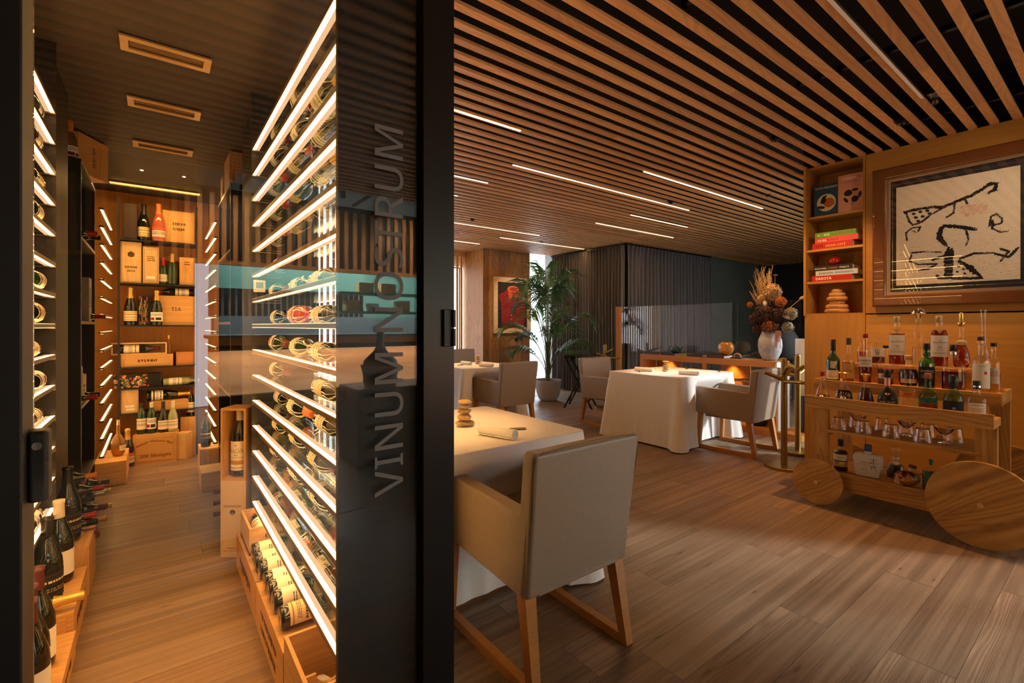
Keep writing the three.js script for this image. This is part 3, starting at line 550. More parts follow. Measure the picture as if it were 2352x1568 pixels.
const vertical = (txt, size, font = 'serif', col = '#2a1a10') => (g, w, h) => { g.save(); g.translate(w * 0.5, h * 0.5); g.rotate(-Math.PI / 2); g.fillStyle = col; g.font = `${Math.round(size * h)}px ${font}`; g.textAlign = 'center'; g.textBaseline = 'middle'; g.fillText(txt, 0, 0); g.restore(); };
// an open crate: four sides and a bottom
function crate(label, x0, x1, y0, h, z0, z1, mat, extra) {
  const t = thing('wooden_crate', label, 'crate', [(x0 + x1) / 2, y0, (z0 + z1) / 2]), w = x1 - x0, d = Math.abs(z1 - z0), k = 0.012;
  part(t, 'bottom', wbox(w, k, d, 'z'), mat, [0, k / 2, 0]);
  for (const s of [-1, 1]) { part(t, 'long_side', wbox(k, h, d, 'z'), mat, [s * (w / 2 - k / 2), h / 2, 0]); part(t, 'end', wbox(w - 2 * k, h, k, 'x'), mat, [0, h / 2, s * (d / 2 - k / 2)]); }
  return t;
}
// right of the aisle: pale carton with an open magnum box on top, both turned to the room
const RB = -YAW;
inkBox('wine_carton', 'pale tall carton with small printed crest standing on the floor', 0.142, 0.43, 0.14, [0.385, 0.0, -3.115], RB, std({ color: lin(0.66, 0.50, 0.33), roughness: 0.7 }), [['z', inkRows([inkText('TRASNOCHO', 0.13, 0.32, 'serif'), (g, w, h) => { g.strokeStyle = '#3b2312'; g.lineWidth = 3; g.beginPath(); g.arc(w / 2, h * 0.40, w * 0.09, 0, 7); g.stroke(); g.beginPath(); g.arc(w / 2 - 5, h * 0.395, 3, 0, 7); g.arc(w / 2 + 5, h * 0.395, 3, 0, 7); g.stroke(); }, inkText('Samaniego', 0.09, 0.91), inkText('Rioja · Alavesa · España', 0.075, 0.945)])], ['x', inkScrib(3, 0.6, 0.05, 0.3)]]);
{
  const t = thing('magnum_box', 'open upright pine box holding a magnum, on the pale carton', 'wooden box', [0.385, 0.43, -3.115], RB), w = 0.142, h = 0.405, d = 0.14, k = 0.012;
  part(t, 'back', wbox(w, h, k, 'y'), M.pineWarm, [0, h / 2, -d / 2 + k / 2]);
  for (const s of [-1, 1]) { part(t, 'side', wbox(k, h, d - k, 'y'), M.pineWarm, [s * (w / 2 - k / 2), h / 2, k / 2]); part(t, 'end', wbox(w - 2 * k, k, d - k, 'x'), M.pineWarm, [0, s > 0 ? h - k / 2 : k / 2, k / 2]); }
  const mk = std({ map: canvasTex(96, 256, (g, w2, h2) => { g.clearRect(0, 0, w2, h2); vertical('MACÁN', 0.2)(g, w2, h2); }), transparent: true, roughness: 0.8 });
  part(t, 'printed_mark', new THREE.PlaneGeometry(0.12, 0.34), mk, [w / 2 + 0.0008, h / 2, 0], [0, Math.PI / 2, 0]);
  const b = thing('magnum_bottle', 'large dark wine bottle with cream and gold label in open box', 'wine bottle', [0.385, 0.443, -3.115], RB), S = 1.26, s = SHAPES.bordeaux;
  part(b, 'glass_body', s.bodyG, glassMat.black).scale.setScalar(S); part(b, 'capsule', s.capG, caps.cream).scale.setScalar(S);
  const lt = canvasTex(256, 256, (g, W, H) => { g.fillStyle = '#f0e6d2'; g.fillRect(0, 0, W, H); g.fillStyle = '#c08a2e'; g.fillRect(0, H * 0.66, W, H * 0.14); inkText('2020', 0.07, 0.14)(g, W, H); inkText('MACÁN', 0.19, 0.33, 'serif', '#6b5a45')(g, W, H); inkText('Rioja', 0.08, 0.47)(g, W, H); scribble(g, W, H * 0.55, 4, 1, '#7b6a55'); scribble(g, W, H * 0.9, 5, 1, '#40352b'); });
  part(b, 'paper_label', new THREE.CylinderGeometry(0.0475, 0.0475, 0.165, 26, 1, true, -1.2, 2.4), std({ map: lt, roughness: 0.8 }), [0, 0.118, 0]);
}
// low crates along the foot of the right rack
inkBox('wooden_crate', 'flat closed crate at the far foot of right rack', 0.36, 0.18, 0.62, [0.525, 0, -2.63], 0, M.pineWarm, [['-x', inkScrib(1, 0.4, 0.3)]]);
inkBox('wooden_crate', 'flat closed crate with row of bottles lying on it', 0.36, 0.18, 0.555, [0.525, 0, -2.035], 0, M.pineWarm, [['-x', inkScrib(2, 0.3, 0.2)]]);
crate('open pine crate nearest the black post, holding wrapped bottles', 0.345, 0.73, 0.0, 0.245, -1.745, -1.43, M.pineWarm);
{ const t = thing('crate_divider', 'scalloped pine divider inside the nearest open crate', 'divider', [0.537, 0.03, -1.60]);
  const s = new THREE.Shape(); s.moveTo(-0.165, 0); s.lineTo(0.165, 0); s.lineTo(0.165, 0.15); s.lineTo(0.13, 0.15); s.absarc(0.085, 0.15, 0.042, 0, Math.PI, true); s.lineTo(-0.043, 0.15); s.absarc(-0.085, 0.15, 0.042, 0, Math.PI, true); s.lineTo(-0.165, 0.15); s.lineTo(-0.165, 0);
  part(t, 'board', new THREE.ExtrudeGeometry(s, { depth: 0.01, bevelEnabled: false }), M.pine); }
wine('bordeaux', 'black', 6, 'black', [0.66, 0.2, -1.72], 'z', -0.9, 'tilted in the nearest open crate', null);
for (const [x, z, l] of [[0.44, -1.50, 'left'], [0.55, -1.49, 'right']]) { const s = SHAPES.bordeaux; const t = thing('wrapped_bottle', `tissue wrapped bottle on the ${l} in the nearest crate`, 'wine bottle', [x, 0.062, z], 0); t.rotation.set(-Math.PI / 2 + 0.1, 0, 0); t.position.z = z + 0.06; part(t, 'tissue_wrap', lathe([[0, 0], [0.044, 0.0], [0.049, 0.03], [0.046, 0.09], [0.05, 0.14], [0.045, 0.2], [0.03, 0.235], [0.0, 0.24]], 12), M.napkin); }
const tambor = crate('small open crate with stamped name on the far flat crate', 0.36, 0.66, 0.1801, 0.128, -2.90, -2.60, M.pine);
wine('bordeaux', 'black', 0, 'orange', [0.43, 0.245, -2.63], [0, 0.12, -1], 0.1, 'left in the small open crate', 'bottles in the small open crate');
wine('bordeaux', 'black', 2, 'black', [0.55, 0.245, -2.63], [0, 0.12, -1], 0.1, 'right in the small open crate', 'bottles in the small open crate');
{ const tx = canvasTex(256, 96, (g, w, h) => { g.clearRect(0, 0, w, h); inkText('EL TAMBORIL', 0.13, 0.35, 'sans-serif', '#4a2d14', 0.5, 'bold')(g, w, h); inkText('TINTO', 0.11, 0.7, 'sans-serif', '#4a2d14')(g, w, h); });
  part(tambor, 'printed_mark', new THREE.PlaneGeometry(0.2, 0.075), std({ map: tx, transparent: true, roughness: 0.9 }), [0, 0.07, 0.151]).castShadow = false; }
[[-2.53, 6, 0.245], [-2.42, 6, 0.24], [-2.335, 6, 0.225], [-2.21, 6, 0.221], [-2.12, 6, 0.221], [-2.03, 6, 0.221], [-1.90, 2, 0.221]].forEach(([z, p, y], i) => wine('burgundy', 'black', p, 'black', [0.36 - (i === 1 ? 0.005 : 0), 0.1815 + 0.041, z], 'x', -Math.PI / 2 * 0 + Math.PI / 2 + 0.35 - Math.PI, `lying ${ORD[i]} from back in row on flat crates`, 'bottles lying on the flat crates'));
// left of the aisle: stepped crates with standing bottles
inkBox('wooden_crate', 'flat pine crate nearest on the left floor', 0.34, 0.10, 0.72, [-0.425, 0, -2.16], 0, M.pineWarm, [['x', inkScrib(1, 0.35, 0.3)]]);
inkBox('wooden_crate', 'middle pine crate on the left with bottles standing on it', 0.34, 0.17, 0.45, [-0.432, 0, -2.752], 0, M.pineWarm, [['x', inkScrib(1, 0.35, 0.3)]]);
inkBox('wooden_crate', 'farther raised pine crate on the left floor', 0.13, 0.24, 0.30, [-0.325, 0, -3.19], 0, M.pineWarm, []);
[[-0.315, 0.101, -2.06, 'wax', 6, 1.18, 'first'], [-0.33, 0.101, -2.17, 'wax', 6, 1.18, 'second'], [-0.335, 0.101, -2.32, 'wax', 6, 1.18, 'third'], [-0.355, 0.171, -2.66, 'black', 5, 1.18, 'fourth'], [-0.345, 0.171, -2.87, 'cream', 6, 1.2, 'fifth'], [-0.35, 0.241, -3.17, 'black', 5, 1.22, 'sixth']].forEach(([x, y, z, c, p, sc, o]) => wine('burgundy', 'black', p, c, [x, y, z], 'up', 1.15, `${CAPNAME[c]} top, standing ${o} along the left floor`, 'bottles standing along the left floor', sc));
wine('champagne', 'black', -1, 'gold', [-0.55, 0.218, -2.55], 'x', 0, 'gold foil neck lying among left crates', null);

// ---------------------------------------------------------------- shelf unit on the back wall of the cellar
{
  const t = thing('back_shelf_unit', 'black framed shelf unit across the cellar back', 'shelving', [0.02, 0, -5.82]);
  for (const x of [-0.285, 0.325]) wpart(t, 'upright', box(0.018, 2.5, 0.018), M.black, [x, 1.25, -5.74]);
  for (const y of [0.46, 0.70, 0.90, 1.30, 1.70, 2.115]) wpart(t, 'shelf', box(0.61, 0.014, 0.24), M.black, [0.02, y, -5.85]);
}
const BZ = -5.85, onS = (y) => y + 0.0075;
const B = (label, w, h, x, y, mat = M.pine, faces = [], d = 0.17, ry = 0, z = BZ) => inkBox('wine_box', label, w, h, d, [x, onS(y), z], ry, mat, faces, 'wooden boxes on the back shelves');
B('dark upright box on top back shelf', 0.10, 0.34, -0.20, 2.115, std({ color: lin(0.04, 0.02, 0.012), roughness: 0.5 }));
B('large pine crate on top back shelf', 0.26, 0.32, 0.175, 2.115, M.pineWarm, [['z', inkScrib(2, 0.35, 0.1, 0.3)]]);
B('pine box marked with a year on upper back shelf', 0.155, 0.39, -0.195, 1.70, M.pine, [['z', inkRows([(g, w, h) => { g.fillStyle = '#33200f'; for (let k = -2; k <= 2; k++) g.fillRect(w * (0.5 + k * 0.07) - 3, h * (0.2 + Math.abs(k) * 0.02), 6, h * (0.16 - Math.abs(k) * 0.03)); }, inkText('GRAND', 0.2, 0.62, 'sans-serif', '#33200f', 0.5, 'bold'), inkText('2015', 0.2, 0.72, 'sans-serif', '#33200f', 0.5, 'bold')])]]);
B('narrow framed pine box on upper back shelf', 0.125, 0.36, -0.045, 1.70, M.pine, [['z', inkRows([(g, w, h) => { g.strokeStyle = '#6b4520'; g.strokeRect(w * 0.07, h * 0.04, w * 0.86, h * 0.92); }, inkScrib(3, 0.24, 0.03, 0.25), (g, w, h) => { g.fillStyle = '#f3ead7'; g.fillRect(w * 0.2, h * 0.82, w * 0.6, h * 0.08); }])]]);
B('pine box with etched mark at right of upper back shelf', 0.125, 0.28, 0.245, 1.70, M.pineWarm, [['z', inkScrib(2, 0.12, 0.05, 0.3)]]);
B('big plain pine crate on middle back shelf', 0.33, 0.29, 0.155, 1.30, M.pineWarm, [['z', inkText('TIA', 0.16, 0.45)]]);
B('long flat pine box on fourth back shelf', 0.40, 0.115, -0.07, 0.90, M.pineWarm, [['z', inkScrib(1, 0.4, 0.25, 0.3)]]);
B('short reddish box right on fourth back shelf', 0.15, 0.13, 0.23, 0.90, std({ map: TEX.pine, color: lin(0.8, 0.5, 0.35), roughness: 0.6 }));
B('upright pine box with two stickers on low back shelf', 0.13, 0.235, -0.205, 0.46, M.pine, [['z', inkRows([(g, w, h) => { g.fillStyle = '#efe2c5'; g.fillRect(w * 0.2, h * 0.68, w * 0.6, h * 0.1); g.fillRect(w * 0.25, h * 0.82, w * 0.58, h * 0.1); }])]]);
B('long pine box behind lying champagne bottle', 0.34, 0.10, 0.13, 0.46, M.pineWarm);
{ const t = thing('open_bottle_box', 'open pine box with a bottle lying inside, left back', 'wooden box', [-0.13, onS(0.90) + 0.116, -5.835]); const w = 0.42, h = 0.115, d = 0.13, k = 0.012;
  part(t, 'bottom', wbox(w, k, d), M.pine, [0, k / 2, 0]); part(t, 'top_side', wbox(w, k, d), M.pine, [0, h - k / 2, 0]); part(t, 'back', wbox(w, h, k), M.pine, [0, h / 2, -d / 2 + k / 2]);
  for (const s of [-1, 1]) part(t, 'end', wbox(k, h - 2 * k, d, 'z'), M.pine, [s * (w / 2 - k / 2), h / 2, 0]);
  wine('bordeaux', 'black', 0, 'darkred', [-0.30, onS(0.90) + 0.116 + 0.055, -5.82], 'x', 0.1, 'lying in the open box at back', null, 1.1); }
{ const ft = canvasTex(256, 96, (g, w, h) => { g.fillStyle = '#15100d'; g.fillRect(0, 0, w, h); for (let k = 0; k < 70; k++) { const x = rnd() * w * 0.72, y = rnd() * h; g.fillStyle = ['#b33a2f', '#e0b04a', '#e8e0c8', '#5a7d3a', '#cf7a52'][k % 5]; for (let q = 0; q < 6; q++) { g.beginPath(); g.arc(x + 5 * Math.cos(q * 1.05), y + 5 * Math.sin(q * 1.05), 3.2, 0, 7); g.fill(); } g.fillStyle = '#2a1a10'; g.beginPath(); g.arc(x, y, 2, 0, 7); g.fill(); } });
  const m = std({ map: ft, roughness: 0.4 });
  solid('floral_carton', 'black carton with bright flower print lying on back shelf', 'carton', rbox(0.36, 0.13, 0.13, 0.004), m, [-0.145, 0.70 + 0.0075 + 0.065, -5.835]);
  solid('floral_carton', 'upright black carton with red flowers on middle back shelf', 'carton', rbox(0.10, 0.28, 0.09, 0.004), m, [-0.09, 1.30 + 0.0075 + 0.14, -5.85]); }
const W = (shape, glass, paper, cap, x, y, where, scale = 1, z = BZ + 0.03, dir = 'up', roll = 0.1) => wine(shape, glass, paper, cap, [x, onS(y), z], dir, roll, where, 'bottles on the back shelves', scale);
W('champagne', 'black', 2, 'black', -0.10, 2.115, 'standing left on top back shelf', 1.12); W('champagne', 'rose', 4, 'orange', 0.015, 2.115, 'standing before crate on top back shelf', 1.15, BZ + 0.1);
W('champagne', 'green', 0, 'red', 0.05, 1.70, 'short, on upper back shelf', 0.85); W('champagne', 'green', -1, 'gold', 0.125, 1.70, 'gold neck, on upper back shelf', 1.0);
W('champagne', 'black', 2, 'gold', -0.20, 1.30, 'gold foil, left on middle back shelf', 1.12, BZ + 0.08); W('champagne', 'black', 3, 'gold', 0.0, 1.30, 'before crate on middle back shelf', 1.05, BZ + 0.12);
W('burgundy', 'amber', -1, 'gold', 0.095, 1.017, 'standing small on fourth back shelf', 0.62, BZ + 0.04);
wine('bordeaux', 'black', 0, 'red', [0.31, 1.598 + 0.04, BZ + 0.02], '-x', 0.3, 'red capsule, lying on crate at back', 'bottles on the back shelves', 1.08);
wine('bordeaux', 'pale', 0, 'cream', [-0.01 + 0.06, 0.70 + 0.0075 + 0.037, BZ + 0.06], 'x', 0.2, 'lying on third lowest back shelf', 'bottles on the back shelves', 1.0);
wine('bordeaux', 'pale', -1, 'black', [0.31, 0.70 + 0.0075 + 0.037, BZ - 0.045], '-x', 0.2, 'lying upper on third lowest back shelf', 'bottles on the back shelves', 1.0);
wine('champagne', 'black', 1, 'gold', [-0.08, 0.56 + 0.0075 + 0.051, BZ + 0.06], 'x', 0.25, 'lying on long box at low back', 'bottles on the back shelves', 1.1);
// floor group at the back
inkBox('wine_box', 'upright pine crate with red brown lettering on the cellar floor', 0.335, 0.275, 0.17, [0.0, 0, -5.68], -0.16, M.pineWarm, [['z', inkRows([(g, w, h) => { g.save(); g.fillStyle = '#8a3d14'; g.font = `italic bold ${Math.round(w * 0.085)}px serif`; g.textAlign = 'center'; const s = 'Bodegas Vinícola Real'; for (let i = 0; i < s.length; i++) { const a = (i - s.length / 2) * 0.062; g.save(); g.translate(w * 0.52 + Math.sin(a) * w * 0.72, h * 1.02 - Math.cos(a) * h * 0.78); g.rotate(a); g.fillText(s[i], 0, 0); g.restore(); } g.restore(); }, inkText('200 Monges', 0.135, 0.74, 'serif', '#8a3d14', 0.52, 'bold')])]]);
[[-0.115, 0, 'green'], [-0.04, 3, 'green'], [0.05, 0, 'black'], [0.125, 0, 'pale']].forEach(([x, p, g], i) => wine(i > 1 ? 'burgundy' : 'bordeaux', g, p, ['black', 'cream', 'black', 'cream'][i], [x, 0.276, -5.69 + i * 0.012], 'up', 0.1, `standing ${ORD[i]} from left on lettered crate`, 'bottles on the lettered crate', 0.98));
inkBox('wine_box', 'tall narrow pine box right of the lettered crate', 0.10, 0.26, 0.10, [0.215, 0, -5.62], -0.5, M.pine, []);
inkBox('wine_box', 'taller pine box against back wall at right', 0.13, 0.385, 0.11, [0.26, 0, -5.80], -0.1, M.pineWarm, []);
wine('bordeaux', 'black', 0, 'darkred', [0.275, 0.3855, -5.79], 'up', 0.0, 'standing on the taller box at back', null, 0.95);
wine('champagne', 'black', 4, 'gold', [-0.215, 0.0, -5.62], 'up', 0.2, 'red label, standing on floor at back', null, 1.1);
wine('bordeaux', 'black', -1, 'black', [-0.27, 0.0, -5.72], 'up', 0.2, 'plain, standing in left back corner', null, 1.05);
{ const t = thing('brandy_decanter', 'round amber brandy decanter on low crate left back', 'decanter', [-0.262, 0.1965, -5.22]); t.scale.set(0.6, 1, 0.6);
  part(t, 'glass_body', lathe([[0, 0], [0.05, 0], [0.07, 0.02], [0.085, 0.07], [0.075, 0.13], [0.04, 0.17], [0.022, 0.19], [0.02, 0.25], [0.026, 0.26], [0, 0.26]], 26), phy({ color: lin(0.55, 0.26, 0.04), transmission: 0.55, roughness: 0.1, thickness: 0 })); part(t, 'stopper', cyl(0.018, 0.016, 0.05, 16), M.goldMetal, [0, 0.28, 0]); part(t, 'paper_label', new THREE.CylinderGeometry(0.0862, 0.0862, 0.045, 20, 1, true, 0.2, 1.6), paperLabels[0], [0, 0.07, 0]); }
inkBox('wooden_crate', 'low crate under decanter at the left back', 0.2, 0.19, 0.5, [-0.30, 0.005, -5.25], 0, M.pineWarm, []);
inkBox('wooden_crate', 'small stepped crate at the right back floor', 0.16, 0.14, 0.26, [0.36, 0, -4.55], 0, M.pine, []);
inkBox('wooden_crate', 'second stepped crate at right back floor', 0.16, 0.24, 0.24, [0.375, 0, -4.95], 0, M.pine, []);
wine('bordeaux', 'black', 5, 'darkred', [0.345, 0.2415, -4.93], 'up', -0.3, 'standing on stepped crate at right back', null, 1.0);
for (const [k, y] of [[0, 0.028], [1, 0.103], [2, 0.178]]) wine('bordeaux', 'black', -1, 'darkred', [0.60, y + 0.01, -3.72], '-x', 0, `${['lowest', 'middle', 'upper'][k]} dark capsule poking out beside pale carton`, 'bottles beside the pale carton');
// boxes on the top shelves of the dark shelving
inkBox('wine_box', 'pine box with upright lettering on top of left dark shelving', 0.17, 0.26, 0.28, [-0.42, 2.321, -4.36], 0.0, M.pineWarm, [['z', inkScrib(2, 0.15, 0.04, 0.3)], ['x', vertical('MACÁN', 0.16)]]).rotation.y = -0.5;
inkBox('wine_box', 'tall dark amber box on top of right dark shelving', 0.22, 0.27, 0.34, [0.54, 2.321, -4.2], 0.0, M.pineWarm, []);
inkBox('wine_box', 'pale small box at far end of right dark shelving', 0.12, 0.2, 0.14, [0.49, 2.321, -4.58], 0.0, M.pinePale, []);
wine('champagne', 'amber', 3, 'orange', [-0.43, 2.321, -4.0], 'up', 1.2, 'orange foil, standing on top of left shelving', null, 0.8);
inkBox('wine_box', 'grey carton with printed side on left dark shelving', 0.2, 0.3, 0.16, [-0.47, 1.331, -4.4], 0, std({ color: lin(0.34, 0.3, 0.25), roughness: 0.7 }), [['x', scribbleFace]], null);
inkBox('wine_box', 'open topped pine box on third left dark shelf', 0.18, 0.17, 0.24, [-0.465, 0.811, -4.1], 0, M.pine, [['x', inkScrib(2, 0.35, 0.1, 0.35)]], null);
function scribbleFace(g, w, h) { scribble(g, w, h * 0.2, h * 0.03, 8, '#3a3128'); }

// ---------------------------------------------------------------- tables, cloths, chairs
function clothGeo(w, d, h, seed, tucks = [], hem = 0.015) {
  const N = 320, cr = 0.035, pts = [], hw = w / 2, hd = d / 2, per = 2 * (w + d);
  for (let i = 0; i < N; i++) {                                            // walk round the rounded outline
    let s = (i / N) * per, x, z, nx, nz;
    const seg = [[w, (t) => [-hw + t, hd, 0, 1]], [d, (t) => [hw, hd - t, 1, 0]], [w, (t) => [hw - t, -hd, 0, -1]], [d, (t) => [-hw, -hd + t, -1, 0]]];
    for (const [L, f] of seg) { if (s <= L) { [x, z, nx, nz] = f(s); break; } s -= L; }
    const dx = hw - Math.abs(x), dz = hd - Math.abs(z), c = Math.max(0, 1 - Math.hypot(dx, dz) / 0.16);   // nearness of a corner
    if (dx < cr && dz < cr) { const a = Math.atan2(cr - dz, cr - dx); x = Math.sign(x) * (hw - cr + cr * Math.cos(a)); z = Math.sign(z) * (hd - cr + cr * Math.sin(a)); nx = Math.sign(x) * Math.cos(a); nz = Math.sign(z) * Math.sin(a); }
    pts.push([x, z, nx, nz, c, (i / N) * per]);
  }
  const rings = [[0.0, 0], [0.5, 0], [0.96, 0], [1, 0]], drops = [0.006, 0.02, 0.05, 0.10, 0.18, 0.28, 0.4, 0.52, 0.64, 0.76, 0.88, 1];
  const P = [], U = [], I = [], total = rings.length + drops.length;
  rings.forEach(([k]) => pts.forEach(([x, z]) => { P.push(x * k, h, z * k); U.push(x * k, z * k); }));
  drops.forEach((t) => pts.forEach(([x, z, nx, nz, c, s]) => {
    const f = 0.5 + PN.noise(s * 5.5, seed, 0) + 0.6 * PN.noise(s * 13, seed + 4, 0), fold = t * t * 0.035 * f + t * 0.012;
    const o = Math.min(t * 4, 1) * 0.006 + fold + c * c * t * 0.085, drop = (h - hem) * t * (1 + 0 * c);
    let pz = 0; for (const [side, xc, hw2, dep] of tucks) if (Math.sign(z) === side && Math.abs(nz) > 0.5) { const k = clamp((hw2 - Math.abs(x - xc)) / 0.06 + 1), e = clamp((t - 0.07) / 0.22); pz -= side * dep * k * k * (3 - 2 * k) * e * e * (3 - 2 * e); }
    P.push(x + nx * o, h - 0.004 - drop + 0.004 * (1 - t) + (1 - c) * t * 0.02 * f * 0.6, z + nz * o + pz); U.push(s, h + t * h);
  }));
  for (let r = 0; r + 1 < total; r++) for (let i = 0; i < N; i++) { const a = r * N + i, b = r * N + (i + 1) % N, c = a + N, e = b + N; I.push(a, c, b, b, c, e); }
  const g = new THREE.BufferGeometry(); g.setAttribute('position', new THREE.Float32BufferAttribute(P, 3)); g.setAttribute('uv', new THREE.Float32BufferAttribute(U, 2)); g.setIndex(I); g.computeVertexNormals(); return g;
}
M.linen.side = THREE.DoubleSide;
function diningTable(where, x0, x1, z0, z1, seed, tucks) {
  const cx = (x0 + x1) / 2, cz = (z0 + z1) / 2, w = x1 - x0, d = Math.abs(z1 - z0);
  const t = thing('dining_table', `square table hidden under white cloth, ${where}`, 'table', [cx, 0, cz]);
  part(t, 'tabletop', rbox(w - 0.012, 0.03, d - 0.012, 0.008), M.oak, [0, 0.738, 0]);
  part(t, 'column', cyl(0.05, 0.05, 0.71, 16), M.blackSatin, [0, 0.368, 0]); part(t, 'foot', rbox(0.5, 0.014, 0.5, 0.004), M.blackSatin, [0, 0.007, 0]);
  solid('tablecloth', `cream linen cloth hanging to the floor, ${where}`, 'tablecloth', clothGeo(w, d, 0.76, seed, tucks), M.linen, [cx, 0, cz]);
}
diningTable('nearest the black post', 0.835, 1.772, -1.715, -2.645, 1.3, [[1, -0.01, 0.285, 0.20]]);
diningTable('beside the glass screen', 4.31, 5.40, -2.84, -3.80, 5.1, [[1, 0.065, 0.285, 0.13], [-1, -0.055, 0.285, 0.12]]);
diningTable('in the far room by the veneer wall', 3.04, 3.95, -5.03, -5.94, 9.7, [[1, 0.005, 0.285, 0.19]]);

function softBox(w, h, d, r, taper) { const g = rbox(w, h, d, r, 4); if (taper) { const p = g.attributes.position; for (let i = 0; i < p.count; i++) taper(p, i); g.computeVertexNormals(); } return g; }
function backGeo() { // reclined back panel, slightly wider at the top
  return softBox(0.545, 0.53, 0.075, 0.018, (p, i) => { const y = p.getY(i) + 0.265, k = y / 0.53; p.setX(i, p.getX(i) * (0.97 + 0.05 * k)); p.setZ(i, p.getZ(i) + 0.262 + 0.062 * k - 0.022); });
}
function armGeo(s) { // solid side: top edge falls a little to the front, lower edge level
  const sh = new THREE.Shape(); sh.moveTo(0.258, 0.34); sh.lineTo(-0.305, 0.375); sh.quadraticCurveTo(-0.322, 0.378, -0.322, 0.40); sh.lineTo(-0.318, 0.63); sh.quadraticCurveTo(-0.318, 0.652, -0.295, 0.652); sh.lineTo(0.225, 0.632); sh.lineTo(0.298, 0.70); sh.lineTo(0.258, 0.34);
  const g = new THREE.ExtrudeGeometry(sh, { depth: 0.05, bevelEnabled: true, bevelThickness: 0.01, bevelSize: 0.01, bevelOffset: -0.01, bevelSegments: 3, curveSegments: 6 });
  g.rotateY(-Math.PI / 2); g.translate(s > 0 ? 0.272 : -0.212, 0, 0); return g;   // shape x becomes z
}
const chairGeo = { back: backGeo(), armL: armGeo(-1), armR: armGeo(1), seat: softBox(0.44, 0.12, 0.56, 0.03), apron: rbox(0.43, 0.05, 0.52, 0.01) };
const seamMat = std({ color: lin(0.17, 0.125, 0.08), roughness: 0.6 });
const seamG = tube([[-0.255, 0.352, 0.298], [-0.263, 0.6, 0.327], [-0.270, 0.84, 0.356], [-0.258, 0.856, 0.358], [0.258, 0.856, 0.358], [0.270, 0.84, 0.356], [0.263, 0.6, 0.327], [0.255, 0.352, 0.298]], 0.0022, 90, 6);
const chairProto = new THREE.Group(); chairProto.userData = { base: 'dining_armchair', category: 'chair' };
{
  const c = chairProto;
  const bk = part(c, 'backrest', chairGeo.back, M.leather, [0, 0.60, 0]); part(bk, 'piping', seamG, seamMat, [0, -0.60, -0.024]);
  part(c, 'armrest', chairGeo.armL, M.leather); part(c, 'armrest', chairGeo.armR, M.leather);
  part(c, 'seat', chairGeo.seat, M.leather, [0, 0.42, -0.03]); part(c, 'seat_base', chairGeo.apron, M.leather, [0, 0.36, 0.02]);
  for (const s of [-1, 1]) {
    part(c, 'rear_leg', bar([s * 0.245, 0.0, 0.295], [s * 0.235, 0.35, 0.235], 0.036, 0.05), M.chairWood);
    part(c, 'front_leg', bar([s * 0.245, 0.0, -0.295], [s * 0.24, 0.39, -0.275], 0.036, 0.044), M.chairWood);
    part(c, 'runner', wbox(0.036, 0.036, 0.55, 'z'), M.chairWood, [s * 0.245, 0.0185, -0.003]);
  }
}
const chair = (x, z, ry, label, s = 1) => { const c = copyOf(chairProto, [x, 0, z], [0, ry, 0], label, 'taupe leather dining armchairs'); c.scale.setScalar(s); };
chair(1.293, -1.555, 0, 'large taupe leather armchair in the foreground, back to the viewer');
chair(4.92, -2.555, 0.03, 'taupe armchair beside brass coat stand, at table by glass screen');
chair(4.80, -4.20, Math.PI - 0.06, 'taupe armchair on far side of table by glass screen');
chair(3.50, -4.80, 0, 'taupe armchair in front of the farthest table, back turned');
chair(4.06, -6.55, Math.PI, 'brown armchair behind the farthest table, against slatted window', 1.05);

// table settings
function napkin(x, y, z, ry, label) {
  const t = thing('rolled_napkin', label, 'napkin', [x, y, z], ry, 'rolled white napkins'), r = 0.024, sp = [];
  for (let k = 0; k <= 60; k++) { const a = k / 60 * 3.2 * 6.283, q = 0.004 + (r - 0.006) * k / 60; sp.push([0.108, r + q * Math.sin(a), q * Math.cos(a)]); }
  const g = new THREE.CylinderGeometry(r, r, 0.21, 20, 6).rotateZ(Math.PI / 2); const p = g.attributes.position;
  for (let i = 0; i < p.count; i++) { const q = 1 + 0.07 * PN.noise(p.getX(i) * 20, p.getY(i) * 60, z * 9); p.setY(i, p.getY(i) * q * 0.95 + r); p.setZ(i, p.getZ(i) * q * 1.08); } g.computeVertexNormals();
  part(t, 'roll', g, M.napkin); part(t, 'spiral_edge', tube(sp, 0.0022, 120, 5), M.napkin); part(t, 'spiral_edge', tube(sp.map(([a, b, c]) => [-a, b, c]), 0.0022, 120, 5), M.napkin);
  part(t, 'flap', rbox(0.208, 0.004, 0.03, 0.002), M.napkin, [0, 0.005, 0.02], [-0.25, 0, 0]);
}
function rockGeo(a, b, c, seed) {
  const g = new THREE.IcosahedronGeometry(1, 3), p = g.attributes.position;
  for (let i = 0; i < p.count; i++) { const x = p.getX(i), y = p.getY(i), z = p.getZ(i), n = 1 + 0.22 * PN.noise(x * 1.3 + seed, y * 1.3, z * 1.3) + 0.1 * PN.noise(x * 4, y * 4 + seed, z * 4); p.setXYZ(i, x * n * a, y * n * b * (Math.abs(y) > 0.7 ? 0.9 : 1), z * n * c); }
  g.computeVertexNormals(); return g;
}
function cairn(x, y, z, label, s = 1) {
  const t = thing('stone_cairn', label, 'stone stack', [x, y, z]); let h = 0;
  [[0.048, 0.014, 0.036], [0.042, 0.017, 0.034], [0.034, 0.013, 0.028], [0.03, 0.012, 0.024], [0.036, 0.012, 0.03]].forEach(([a, b, c], i) => { h += b * s * (i ? 0.92 : 1); part(t, 'stone', rockGeo(a * s, b * s, c * s, i * 7.3 + x), M.stone, [rr(-0.005, 0.005), h, rr(-0.004, 0.004)], [0, i * 1.3, 0]); h += b * s * 0.92; });
}
const YT = 0.762;
